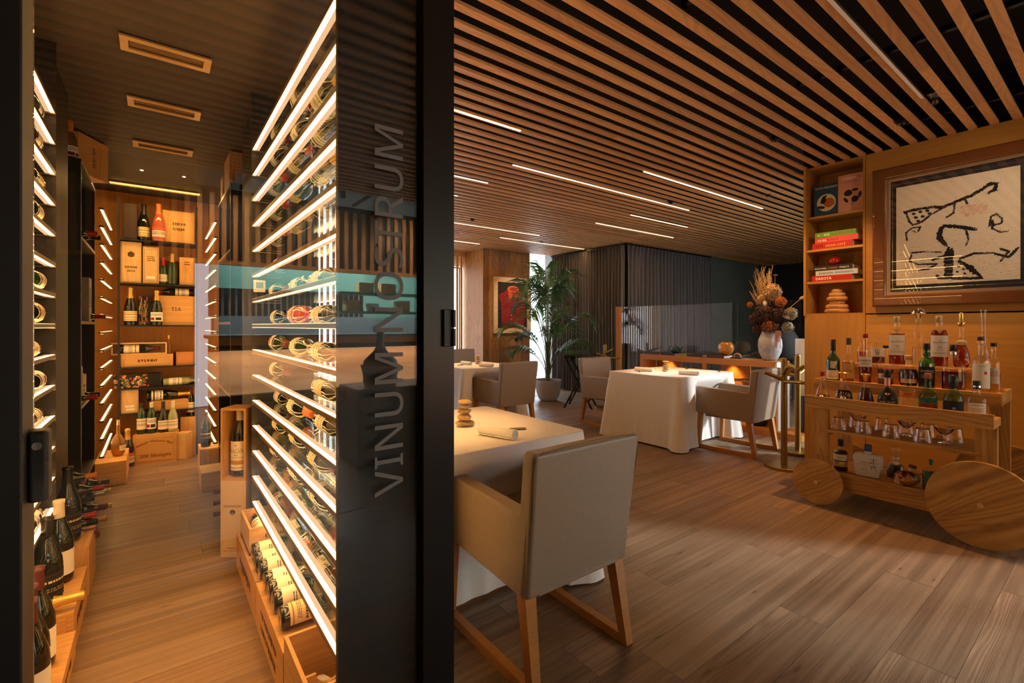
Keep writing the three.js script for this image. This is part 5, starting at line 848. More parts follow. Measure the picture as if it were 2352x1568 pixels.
// glasses on the middle shelf
const GY = 0.5335;
const tumblerG = lathe([[0.047, 0.0], [0.046, 0.035], [0.044, 0.037], [0.0355, 0.09], [0.032, 0.094], [0, 0.094], [0, 0.089], [0.03, 0.088], [0.0335, 0.084], [0.041, 0.036], [0.0445, 0.0], [0.047, 0.0]], 18);
const glassy = phy({ color: lin(1, 1, 1), transmission: 1, thickness: 0.01, ior: 1.5, roughness: 0 });
[[4.04, -1.33], [4.04, -1.178], [4.04, -1.02], [4.04, -0.852], [4.25, -1.285], [4.25, -1.125], [4.25, -0.985], [4.25, -0.87], [4.22, -0.725]].forEach(([x, z], i) => solid('tumbler', `upturned fluted tumbler, ${i < 4 ? ORD[i] + ' in front row' : ORD[i - 4] + ' in rear row'} on trolley`, 'glass', tumblerG, glassy, [x, GY, z], null, 'upturned tumblers on the trolley'));
const coupeG = lathe([[0, 0], [0.03, 0.0], [0.032, 0.003], [0.008, 0.012], [0.005, 0.02], [0.005, 0.045], [0.012, 0.055], [0.035, 0.075], [0.055, 0.105], [0.053, 0.105], [0.033, 0.078], [0.01, 0.06], [0, 0.058]], 28);
[[4.10, -0.755, 'right end'], [4.16, -1.245, 'left end'], [4.17, -0.965, 'middle']].forEach(([x, z, l]) => solid('coupe_glass', `stemmed coupe glass at the ${l} of trolley shelf`, 'glass', coupeG, glassy, [x, GY, z], null, 'coupe glasses on the trolley'));

// ---------------------------------------------------------------- books and objects in the niche
function uprightBook(label, z0, z1, h, base, draw, spineTxt) {
  const t = thing('book', label, 'book', [4.99, 2.317, (z0 + z1) / 2], 0, 'books in the niche'), w = Math.abs(z1 - z0);
  t.rotation.y = 0.06;
  const m = std({ color: base, roughness: 0.45 });
  part(t, 'page_block', box(0.026, h - 0.008, w - 0.01), std({ color: lin(0.72, 0.66, 0.55), roughness: 0.8 }), [0.0, h / 2, 0.003]);
  part(t, 'back_cover', box(0.003, h, w), m, [0.0148, h / 2, 0]); part(t, 'spine', box(0.033, h, 0.003), m, [0, h / 2, -w / 2 - 0.0015]);
  part(t, 'front_cover', box(0.003, h, w), m, [-0.0148, h / 2, 0]);
  part(t, 'printed_cover', new THREE.PlaneGeometry(w, h), std({ map: canvasTex(256, Math.round(256 * h / w), draw), roughness: 0.45 }), [-0.0166, h / 2, 0], [0, -Math.PI / 2, 0]);
}
uprightBook('upright blue cookbook with a plate drawing on top shelf', -1.835, -1.645, 0.30, lin(0.03, 0.10, 0.17), (g, w, h) => {
  g.fillStyle = '#1d4a66'; g.fillRect(0, 0, w, h); g.fillStyle = '#e9e4d6'; g.font = 'bold 34px sans-serif'; g.textAlign = 'center'; g.fillText("CA'N PESCADO", w / 2, h * 0.13);
  g.beginPath(); g.ellipse(w * 0.5, h * 0.57, w * 0.40, w * 0.42, 0, 0, 7); g.fillStyle = '#e3d6b8'; g.fill(); g.beginPath(); g.arc(w * 0.62, h * 0.58, w * 0.23, 0, 7); g.fillStyle = '#b5651d'; g.fill();
  g.fillStyle = '#0e1116'; g.beginPath(); g.ellipse(w * 0.38, h * 0.5, w * 0.11, w * 0.16, 0.4, 0, 7); g.fill(); g.beginPath(); g.ellipse(w * 0.28, h * 0.7, w * 0.17, w * 0.07, 0.2, 0, 7); g.fill(); g.beginPath(); g.ellipse(w * 0.42, h * 0.39, w * 0.12, w * 0.05, -0.5, 0, 7); g.fill();
});
uprightBook('upright pink cookbook with a black globe on top shelf', -1.64, -1.437, 0.345, lin(0.52, 0.25, 0.17), (g, w, h) => {
  g.fillStyle = '#d89a7a'; g.fillRect(0, 0, w, h); g.textAlign = 'center'; g.font = 'bold 38px sans-serif'; g.fillStyle = '#f1e6da'; g.fillText('FUSION', w * 0.38, h * 0.13); g.fillStyle = '#a8452c'; g.fillText('19', w * 0.78, h * 0.13); g.font = '20px sans-serif'; g.fillStyle = '#5a2b1c'; g.fillText('GASTRONÓMICO', w * 0.5, h * 0.21);
  g.save(); g.beginPath(); g.arc(w * 0.52, h * 0.57, w * 0.35, 0, 7); g.clip(); g.fillStyle = '#14100e'; for (const [x, y, a, b, r] of [[0.36, 0.48, 0.16, 0.14, 0.3], [0.62, 0.42, 0.12, 0.06, 0], [0.62, 0.66, 0.13, 0.14, 0.5], [0.28, 0.66, 0.06, 0.13, -0.6], [0.8, 0.56, 0.06, 0.14, 0.2], [0.5, 0.8, 0.2, 0.06, 0]]) { g.beginPath(); g.ellipse(w * x, h * y, w * a, w * b, r, 0, 7); g.fill(); } g.restore();
});
function flatBook(label, y, th, z0, z1, base, draw) {
  const w = Math.abs(z1 - z0), t = thing('book', label, 'book', [5.02, y, (z0 + z1) / 2], 0, 'books in the niche'); t.rotation.y = rr(-0.03, 0.03);
  const m = std({ color: base, roughness: 0.45 });
  part(t, 'page_block', box(0.2, th - 0.006, w - 0.006), std({ color: lin(0.72, 0.66, 0.55), roughness: 0.8 }), [0.004, th / 2, 0.002]);
  for (const k of [0.0015, th - 0.0015]) part(t, 'cover', box(0.212, 0.003, w), m, [0, k, 0]);
  part(t, 'spine', box(0.004, th, w), m, [-0.106, th / 2, 0]);
  part(t, 'printed_spine', new THREE.PlaneGeometry(w, th), std({ map: canvasTex(512, Math.round(512 * th / w), draw), roughness: 0.45 }), [-0.1084, th / 2, 0], [0, -Math.PI / 2, 0]);
}
const spine = (bg, parts) => (g, w, h) => { g.fillStyle = bg; g.fillRect(0, 0, w, h); g.textBaseline = 'middle'; for (const [t, x, s, c] of parts) { g.fillStyle = c; g.font = `bold ${Math.round(s * h)}px sans-serif`; g.fillText(t, x * w, h * 0.54); } };
flatBook('red book, lowest of three on second shelf', 2.0105, 0.054, -1.83, -1.51, lin(0.42, 0.02, 0.015), spine('#b3201a', [['1919', 0.08, 0.55, '#5d0f0c'], ['GRAN CAFÉ', 0.34, 0.55, '#e8a05a']]));
flatBook('coral book, middle of three on second shelf', 2.0645, 0.05, -1.81, -1.47, lin(0.5, 0.06, 0.05), spine('#cf4a45', [['CA NA', 0.06, 0.5, '#f3ead8'], ['BLANCÉ', 0.28, 0.5, '#8c1f1c']]));
flatBook('green book, top of three on second shelf', 2.1145, 0.046, -1.81, -1.49, lin(0.10, 0.30, 0.03), spine('#5a9a2c', [['A', 0.07, 0.5, '#f3ead8'], ['ACO', 0.22, 0.5, '#f3ead8'], ['NATURAL FOOD', 0.4, 0.48, '#8a4a1c']]));
flatBook('red book, lowest of three on third shelf', 1.7125, 0.05, -1.835, -1.515, lin(0.42, 0.02, 0.015), spine('#b81f1b', [['DAKOTA', 0.09, 0.66, '#f5ece0']]));
flatBook('white and blue book, middle of three on third shelf', 1.7625, 0.045, -1.805, -1.475, lin(0.25, 0.42, 0.55), spine('#b9cbd0', [['BONAVIDA', 0.08, 0.5, '#3c5d74'], ['APARTMENTS', 0.47, 0.5, '#2c6c96']]));
flatBook('black book, top of three on third shelf', 1.8075, 0.046, -1.825, -1.515, lin(0.015, 0.016, 0.018), spine('#1b1b1d', [['BOULEVARD', 0.04, 0.36, '#e9e4d6'], ['CULINARY', 0.38, 0.36, '#c77a2c'], ['PROJECTS', 0.68, 0.36, '#e9e4d6']]));
{ const t = thing('ceramic_pomegranate', 'glossy dark red ceramic pomegranate on the black book', 'ornament', [4.99, 1.854, -1.675]), m = phy({ color: lin(0.22, 0.008, 0.008), roughness: 0.12, clearcoat: 1 });
  part(t, 'fruit', lathe([[0, 0], [0.02, 0.001], [0.044, 0.016], [0.052, 0.038], [0.046, 0.06], [0.028, 0.076], [0.012, 0.082], [0, 0.083]], 32), m); part(t, 'crown', new THREE.ConeGeometry(0.014, 0.022, 6, 1, true).rotateX(Math.PI), m, [0, 0.088, 0]); }
{ const t = thing('wooden_ring_stack', 'stack of five engraved wooden discs on bottom shelf', 'ornament', [5.0, 1.4155, -1.66]), ws = [[0.098, 0.040, 'REFERENCIAS'], [0.09, 0.040, 'MEMORIA'], [0.062, 0.034, 'PROYECTO'], [0.082, 0.038, 'AMOR'], [0.066, 0.036, 'FE'], [0.046, 0.034, '']];
  let y = 0; ws.forEach(([r, h, txt]) => {
    part(t, 'disc', lathe([[0, 0], [r * 0.86, 0], [r * 0.97, h * 0.22], [r, h * 0.5], [r * 0.97, h * 0.78], [r * 0.86, h], [0, h]], 36), M.pineWarm, [0, y, 0]);
    if (txt) part(t, 'engraving', new THREE.CylinderGeometry(r + 0.0008, r + 0.0008, h * 0.42, 20, 1, true, -0.65, 1.3), std({ transparent: true, roughness: 0.8, map: canvasTex(256, 40, (g, w, hh) => { g.clearRect(0, 0, w, hh); g.fillStyle = '#5b371b'; g.font = 'bold 30px sans-serif'; g.textAlign = 'center'; g.fillText(txt, w / 2, 31); }) }), [0, y + h / 2, 0], [0, -Math.PI / 2, 0]).castShadow = false;
    y += h; }); }

// ---------------------------------------------------------------- framed works
{ // black marks on cream paper behind glass
  const t = thing('framed_painting', 'large framed work of black brush marks on cream paper, behind glass', 'painting', [4.885, 2.034, -0.845], -Math.PI / 2), Wd = 1.01, H = 1.15;
  part(t, 'frame', frameGeo(Wd, H, 0.095, 0.034, 0.016), phy({ color: lin(0.14, 0.045, 0.012), roughness: 0.22, clearcoat: 0.7 }), [0, 0, 0.002]);
  part(t, 'inner_moulding', frameGeo(Wd - 0.17, H - 0.17, 0.034, 0.02, 0.007), std({ color: lin(0.36, 0.24, 0.16), roughness: 0.3, metalness: 0.6 }), [0, 0, 0.006]);
  part(t, 'mount', box(Wd - 0.18, H - 0.18, 0.004), std({ color: lin(0.012, 0.012, 0.013), roughness: 0.6 }), [0, 0, 0.004]);
  part(t, 'fillet', frameGeo(0.755, 0.86, 0.0035, 0.002, 0), M.steel, [0, 0.0, 0.006]);
  const art = canvasTex(900, 1040, (g, w, h) => {
    g.fillStyle = '#dccdb4'; g.fillRect(0, 0, w, h);
    for (let k = 0; k < 1500; k++) { const y = h * (0.45 + 0.55 * Math.sqrt(rnd())), x = w * rnd(); g.fillStyle = `rgba(70,50,30,${0.03 + 0.09 * rnd()})`; g.fillRect(x, y, rr(4, 50), rr(1, 6)); }
    for (let k = 0; k < 160; k++) { g.fillStyle = `rgba(190,70,50,${0.03 + 0.06 * rnd()})`; g.beginPath(); g.arc(w * (0.66 + 0.1 * (rnd() - 0.5) * 2), h * (0.33 + 0.05 * (rnd() - 0.5) * 2), rr(3, 18), 0, 7); g.fill(); }
    g.strokeStyle = '#14100d'; g.fillStyle = '#14100d'; g.lineCap = 'round'; g.lineJoin = 'round';
    const stroke = (pts, lw0) => { const lw = lw0 * 1.25; for (let i = 0; i + 1 < pts.length; i++) { const [ax, ay] = pts[i], [bx, by] = pts[i + 1], L = Math.hypot((bx - ax) * w, (by - ay) * h), n = Math.ceil(L / 3);
      for (let q = 0; q <= n; q++) { const t = q / n, X = w * (ax + (bx - ax) * t), Y = h * (ay + (by - ay) * t), press = 0.62 + 0.5 * PN.noise(X * 0.012, Y * 0.012, lw); for (let s = 0; s < 4; s++) { g.beginPath(); g.ellipse(X + rr(-0.36, 0.36) * lw, Y + rr(-0.36, 0.36) * lw, lw * press * rr(0.12, 0.42), lw * press * rr(0.1, 0.34), rr(0, 3), 0, 7); g.fill(); } if (rnd() < 0.16) g.fillRect(X + rr(-1, 1) * lw, Y + rr(-1, 1) * lw, rr(1, 9), rr(1, 3)); } } };
    stroke([[0.08, 0.26], [0.2, 0.25], [0.33, 0.25], [0.4, 0.27], [0.52, 0.235], [0.64, 0.2], [0.72, 0.16], [0.78, 0.12], [0.83, 0.13], [0.82, 0.18], [0.77, 0.2]], 24);
    stroke([[0.09, 0.27], [0.12, 0.36], [0.15, 0.40], [0.22, 0.39], [0.3, 0.33], [0.4, 0.28]], 16);
    for (const [x, y] of [[0.16, 0.29], [0.22, 0.28], [0.28, 0.28], [0.18, 0.33], [0.24, 0.33], [0.3, 0.31], [0.2, 0.37]]) { g.beginPath(); g.ellipse(w * x, h * y, 17, 13, 0.4, 0, 7); g.fill(); }
    stroke([[0.51, 0.25], [0.5, 0.34], [0.44, 0.37]], 16); stroke([[0.59, 0.22], [0.61, 0.27]], 18);
    stroke([[0.1, 0.55], [0.09, 0.47], [0.14, 0.43], [0.22, 0.43], [0.2, 0.47]], 14); stroke([[0.14, 0.45], [0.18, 0.48]], 12);
    stroke([[0.42, 0.62], [0.38, 0.52], [0.42, 0.45], [0.52, 0.47], [0.62, 0.5], [0.68, 0.52]], 28); stroke([[0.4, 0.46], [0.38, 0.56], [0.44, 0.64]], 30); stroke([[0.6, 0.52], [0.62, 0.6], [0.6, 0.66]], 15);
    stroke([[0.78, 0.50], [0.79, 0.42], [0.83, 0.4], [0.87, 0.45], [0.87, 0.49], [0.81, 0.5], [0.8, 0.46], [0.8, 0.53], [0.86, 0.57], [0.91, 0.57]], 15);
    stroke([[0.47, 0.68], [0.46, 0.76], [0.46, 0.86], [0.46, 0.94]], 54); stroke([[0.14, 0.68], [0.25, 0.68], [0.4, 0.7]], 14); stroke([[0.14, 0.7], [0.12, 0.76], [0.2, 0.8], [0.36, 0.81], [0.3, 0.85], [0.2, 0.86]], 14);
    stroke([[0.32, 0.77], [0.44, 0.73]], 18); stroke([[0.55, 0.78], [0.66, 0.74], [0.8, 0.75], [0.92, 0.8], [0.98, 0.73]], 17); stroke([[0.86, 0.72], [0.92, 0.75], [0.86, 0.83]], 16);
    stroke([[0.36, 0.92], [0.38, 0.95], [0.5, 0.96], [0.64, 0.97], [0.72, 0.97], [0.66, 0.9], [0.6, 0.84], [0.54, 0.8]], 22); stroke([[0.62, 0.86], [0.68, 0.93]], 36);
    for (const [x, y] of [[0.54, 0.85], [0.58, 0.88], [0.53, 0.9], [0.59, 0.92], [0.56, 0.83]]) { g.beginPath(); g.ellipse(w * x, h * y, 12, 9, 0.4, 0, 7); g.fill(); }
    g.lineWidth = 2; for (let k = 0; k < 130; k++) { g.fillStyle = `rgba(25,18,14,${0.25 + 0.5 * rnd()})`; g.fillRect(w * rnd(), h * rnd(), rr(1, 12), rr(1, 4)); }
  });
  part(t, 'paper', box(0.70, 0.805, 0.003), std({ color: lin(0.6, 0.5, 0.38), roughness: 0.9 }), [0, 0, 0.008]);
  part(t, 'brushwork', new THREE.PlaneGeometry(0.70, 0.805), std({ map: art, roughness: 0.9 }), [0, 0, 0.0098]);
  part(t, 'glass_pane', new THREE.PlaneGeometry(Wd - 0.20, H - 0.20), phy({ color: lin(1, 1, 1), transmission: 1, thickness: 0, roughness: 0, ior: 1.75 }), [0, 0, 0.016]);
}
{ // red jacket on dark ground
  const t = thing('framed_painting', 'pale framed painting of a red jacket on dark ground', 'painting', [5.648, 1.705, -7.495]), Wd = 0.93, H = 1.1;
  part(t, 'frame', frameGeo(Wd, H, 0.10, 0.035, 0.004), std({ map: TEX.pine, color: lin(1.15, 1.3, 1.7), roughness: 0.5 }), [0, 0, 0]);
  part(t, 'canvas', box(Wd - 0.19, H - 0.19, 0.02), M.black, [0, 0, 0.01]);
  part(t, 'paint', new THREE.PlaneGeometry(Wd - 0.2, H - 0.2), std({ roughness: 0.5, map: canvasTex(420, 520, (g, w, h) => {
    g.fillStyle = '#231c17'; g.fillRect(0, 0, w, h); for (let k = 0; k < 300; k++) { g.fillStyle = `rgba(${60 + 40 * rnd()},${40 + 20 * rnd()},30,0.15)`; g.fillRect(w * rnd(), h * rnd(), 30, 8); }
    g.beginPath(); g.moveTo(w * 0.04, h * 0.28); g.lineTo(w * 0.3, h * 0.18); g.lineTo(w * 0.4, h * 0.08); g.lineTo(w * 0.68, h * 0.08); g.lineTo(w * 0.76, h * 0.18); g.lineTo(w * 0.98, h * 0.34); g.lineTo(w * 0.9, h); g.lineTo(w * 0.15, h); g.lineTo(w * 0.12, h * 0.45); g.closePath(); g.fillStyle = '#8f1409'; g.fill(); g.save(); g.clip();
    for (let k = 0; k < 900; k++) { g.fillStyle = ['rgba(200,40,15,0.25)', 'rgba(60,8,6,0.35)', 'rgba(225,80,20,0.16)', 'rgba(30,10,8,0.3)'][k % 4]; g.save(); g.translate(w * rnd(), h * rnd()); g.rotate(rr(-0.6, 0.9)); g.fillRect(0, 0, rr(6, 36), rr(3, 12)); g.restore(); } g.restore();
    g.fillStyle = '#e0661a'; g.beginPath(); g.ellipse(w * 0.52, h * 0.14, w * 0.19, h * 0.075, 0, 0, 7); g.fill(); g.fillStyle = '#a83410'; g.beginPath(); g.ellipse(w * 0.53, h * 0.145, w * 0.13, h * 0.045, 0, 0, 7); g.fill(); g.fillStyle = '#d9531a'; g.beginPath(); g.moveTo(w * 0.34, h * 0.18); g.lineTo(w * 0.52, h * 0.25); g.lineTo(w * 0.42, h * 0.42); g.closePath(); g.fill(); g.beginPath(); g.moveTo(w * 0.7, h * 0.18); g.lineTo(w * 0.54, h * 0.25); g.lineTo(w * 0.62, h * 0.36); g.closePath(); g.fill();
    g.strokeStyle = '#3a0a06'; g.lineWidth = 6; g.beginPath(); g.moveTo(w * 0.56, h * 0.28); g.lineTo(w * 0.42, h * 0.7); g.lineTo(w * 0.4, h); g.stroke(); g.fillStyle = '#e89a4a'; for (const y of [0.72, 0.8, 0.9]) { g.beginPath(); g.arc(w * 0.46, h * y, 8, 0, 7); g.fill(); }
  }) }), [0, 0, 0.0205]);
}

// ---------------------------------------------------------------- curtains
function curtainGeo(len, h, folds, amp, seed) {
  const nx = folds * 10, ny = 22, P = [], U = [], I = [];
  for (let j = 0; j <= ny; j++) { const v = j / ny, y = h * (1 - v);
    for (let i = 0; i <= nx; i++) { const u = i / nx, gather = Math.min(1, v / 0.06), ph = u * folds * 6.283 + 1.5 * PN.noise(u * folds * 0.35, v * 0.7, seed) * 2;
      const a = amp * (0.55 + 0.45 * PN.noise(u * folds * 0.5, seed, v * 1.2) + 0.25 * v), fine = (1 - gather) * amp * 0.5 * Math.sin(u * folds * 2 * 6.283);
      P.push(u * len + 0.012 * Math.sin(ph * 0.5) * v, y, (Math.sin(ph) * (1 - 0.35 * (1 - gather)) + 0.25 * Math.sin(ph * 2 + 1)) * a + fine); U.push(u * len, y); } }
  for (let j = 0; j < ny; j++) for (let i = 0; i < nx; i++) { const a = j * (nx + 1) + i, b = a + 1, c = a + nx + 1, d = c + 1; I.push(a, c, b, b, c, d); }
  const g = new THREE.BufferGeometry(); g.setAttribute('position', new THREE.Float32BufferAttribute(P, 3)); g.setAttribute('uv', new THREE.Float32BufferAttribute(U, 2)); g.setIndex(I); g.computeVertexNormals(); return g;
}
{ const t = thing('curtain', 'black curtain hanging left of its ceiling corner, behind the palm', 'curtain', [6.62, 0, -5.47]);
  part(t, 'cloth', curtainGeo(1.9, 2.72, 26, 0.035, 3.3), M.curtain, [0, 0.015, 0], [0, Math.PI / 2, 0]); part(t, 'track', box(0.03, 0.03, 1.95), M.blackSatin, [0, 2.752, -0.96]);
  const u = thing('curtain', 'black curtain running right from ceiling corner, behind glass screen', 'curtain', [6.64, 0, -5.44]);
  part(u, 'cloth', curtainGeo(2.72, 2.72, 25, 0.06, 8.1), M.curtain, [0.02, 0.015, 0]); part(u, 'track', box(2.75, 0.03, 0.03), M.blackSatin, [1.37, 2.752, 0]); }

// ---------------------------------------------------------------- glass screen and console
{ const t = thing('glass_screen', 'tall clear glass screen with oak post behind the console', 'screen', [6.14, 0, -3.75]);
  wpart(t, 'post', wbox(0.075, 1.615, 0.07, 'y'), M.chairWood, [6.14, 0.8075, -5.19]); wpart(t, 'pane', box(0.01, 1.58, 2.72), phy({ color: lin(0.97, 0.98, 0.98), transmission: 1, thickness: 0, roughness: 0, ior: 1.5 }), [6.14, 0.82, -3.78]); wpart(t, 'channel', box(0.03, 0.03, 2.72), M.blackSatin, [6.14, 0.015, -3.78]); }
{ const t = thing('console_table', 'long orange oak console with open bays along the glass screen', 'console', [5.92, 0, -3.48]);
  const b = (n, w, h, d, x, y, z, ax = 'z', m = M.chairWood) => wpart(t, n, wbox(w, h, d, ax), m, [x, y, z]);
  b('top', 0.35, 0.02, 1.92, 5.915, 0.872, -3.485, 'z', M.oakDark); b('front_rail', 0.03, 0.075, 1.92, 5.75, 0.845, -3.485);
  for (const z of [-4.42, -3.42, -2.54]) b('post', 0.05, 0.81, 0.05, 5.76, 0.405, z, 'y');
  b('base', 0.36, 0.07, 2.2, 5.915, 0.035, -3.35); b('base_deck', 0.33, 0.012, 1.86, 5.915, 0.076, -3.485);
  b('end_panel', 0.33, 0.80, 0.025, 5.92, 0.47, -2.53, 'y', M.white); b('bay_back', 0.015, 0.34, 0.42, 6.08, 0.66, -4.18, 'y'); b('bay_back', 0.015, 0.34, 0.40, 6.08, 0.66, -3.18, 'y');
  b('end_panel', 0.33, 0.80, 0.025, 5.92, 0.47, -4.43, 'y'); b('mid_shelf', 0.3, 0.02, 0.55, 5.93, 0.62, -2.83, 'z', M.oakDark);
  for (const z of [-4.15, -3.2]) { part(t, 'bay_lamp', cyl(0.016, 0.016, 0.008, 16), M.ledGold, [5.92 - 5.92 + 0.06, 0.857, z + 3.48]); spot(new THREE.Color(1, 0.5, 0.16), 1.6, [5.99, 0.846, z], [6.04, 0, z], 0.75, 0.6); } }
{ const mats = [lin(0.05, 0.02, 0.012), lin(0.02, 0.02, 0.024), lin(0.07, 0.028, 0.015), lin(0.30, 0.26, 0.08), lin(0.06, 0.025, 0.016), lin(0.02, 0.02, 0.02)];
  [[-4.28, 0.26, 0.03, 0, 'brown book at left end of console'], [-4.02, 0.22, 0.028, 1, 'black book second on the console'], [-3.80, 0.2, 0.026, 3, 'yellow green book on the console'], [-3.60, 0.22, 0.03, 4, 'dark brown book in middle of console'], [-3.30, 0.24, 0.034, 2, 'brown book under the amber globe bowl']].forEach(([z, w, h, k, l]) => { const t = thing('book', l, 'book', [5.90, 0.8825, z], 0, 'books on the console'); part(t, 'page_block', box(0.2, h - 0.006, w - 0.006), std({ color: lin(0.6, 0.55, 0.45), roughness: 0.8 }), [0.003, h / 2, 0]); for (const y of [0.0015, h - 0.0015]) part(t, 'cover', box(0.21, 0.003, w), std({ color: mats[k], roughness: 0.4 }), [0, y, 0]); part(t, 'spine', box(0.004, h, w), std({ color: mats[k], roughness: 0.4 }), [-0.105, h / 2, 0]); });
  const a = thing('amber_bowl', 'round amber glass bowl on the console', 'bowl', [5.92, 0.917, -3.22]); part(a, 'bowl', lathe([[0, 0], [0.04, 0.002], [0.085, 0.04], [0.1, 0.09], [0.09, 0.14], [0.06, 0.172], [0.056, 0.172], [0.086, 0.14], [0.095, 0.09], [0.08, 0.042], [0, 0.006]], 36), phy({ color: lin(0.55, 0.24, 0.04), roughness: 0.08, clearcoat: 1 }));
  const r = thing('leather_ring', 'tan handle arch standing on the console', 'ornament', [5.90, 0.8835, -3.06]); part(r, 'arch', new THREE.TorusGeometry(0.045, 0.009, 12, 24, Math.PI).rotateY(Math.PI / 2), std({ color: lin(0.55, 0.24, 0.08), roughness: 0.5 }), [0, 0.016, 0]); part(r, 'foot', rbox(0.10, 0.016, 0.14, 0.004), M.darkWall, [0, 0.008, 0]);
  const q = thing('teal_teapot', 'rounded dark teal teapot on the console books', 'teapot', [5.92, 0.913, -3.97]), tm = phy({ color: lin(0.02, 0.07, 0.08), roughness: 0.25 }); part(q, 'body', lathe([[0, 0], [0.04, 0], [0.062, 0.025], [0.066, 0.055], [0.05, 0.085], [0.02, 0.098], [0, 0.1]], 28), tm); part(q, 'lid_knob', new THREE.SphereGeometry(0.012, 14, 10), tm, [0, 0.106, 0]); part(q, 'spout', tube([[0, 0.035, 0.05], [0, 0.05, 0.085], [0, 0.085, 0.11]], 0.012, 16, 10), tm); part(q, 'handle', tube([[0, 0.075, -0.05], [0, 0.09, -0.09], [0, 0.05, -0.1], [0, 0.03, -0.06]], 0.007, 20, 8), tm);
  const k = thing('dark_plinth_vase', 'dark rough vessel standing on the console base', 'vase', [5.90, 0.0835, -2.80]); part(k, 'body', lathe([[0, 0], [0.08, 0], [0.11, 0.05], [0.115, 0.12], [0.09, 0.19], [0.07, 0.2], [0.06, 0.19], [0, 0.15]], 28), std({ color: lin(0.03, 0.012, 0.01), roughness: 0.7 })); }
// low white partition and dark gas bottle past the console end
solid('low_partition', 'pale low partition beyond the console end', 'partition', rbox(0.05, 1.14, 0.9, 0.004), M.white, [6.34, 0.57, -2.1]);
{ const t = thing('dark_cylinder', 'tall dark glass cylinder with pale shoulder beyond the coat stand', 'cylinder', [6.0, 0.072, -2.30]); part(t, 'body', lathe([[0, 0], [0.06, 0], [0.065, 0.01], [0.065, 0.42], [0.055, 0.5], [0.02, 0.56], [0.016, 0.62], [0, 0.62]], 28), phy({ color: lin(0.012, 0.01, 0.016), roughness: 0.2 })); part(t, 'collar', lathe([[0.0655, 0.42], [0.056, 0.5], [0.03, 0.545]], 28), std({ color: lin(0.3, 0.28, 0.2), roughness: 0.4 })); }

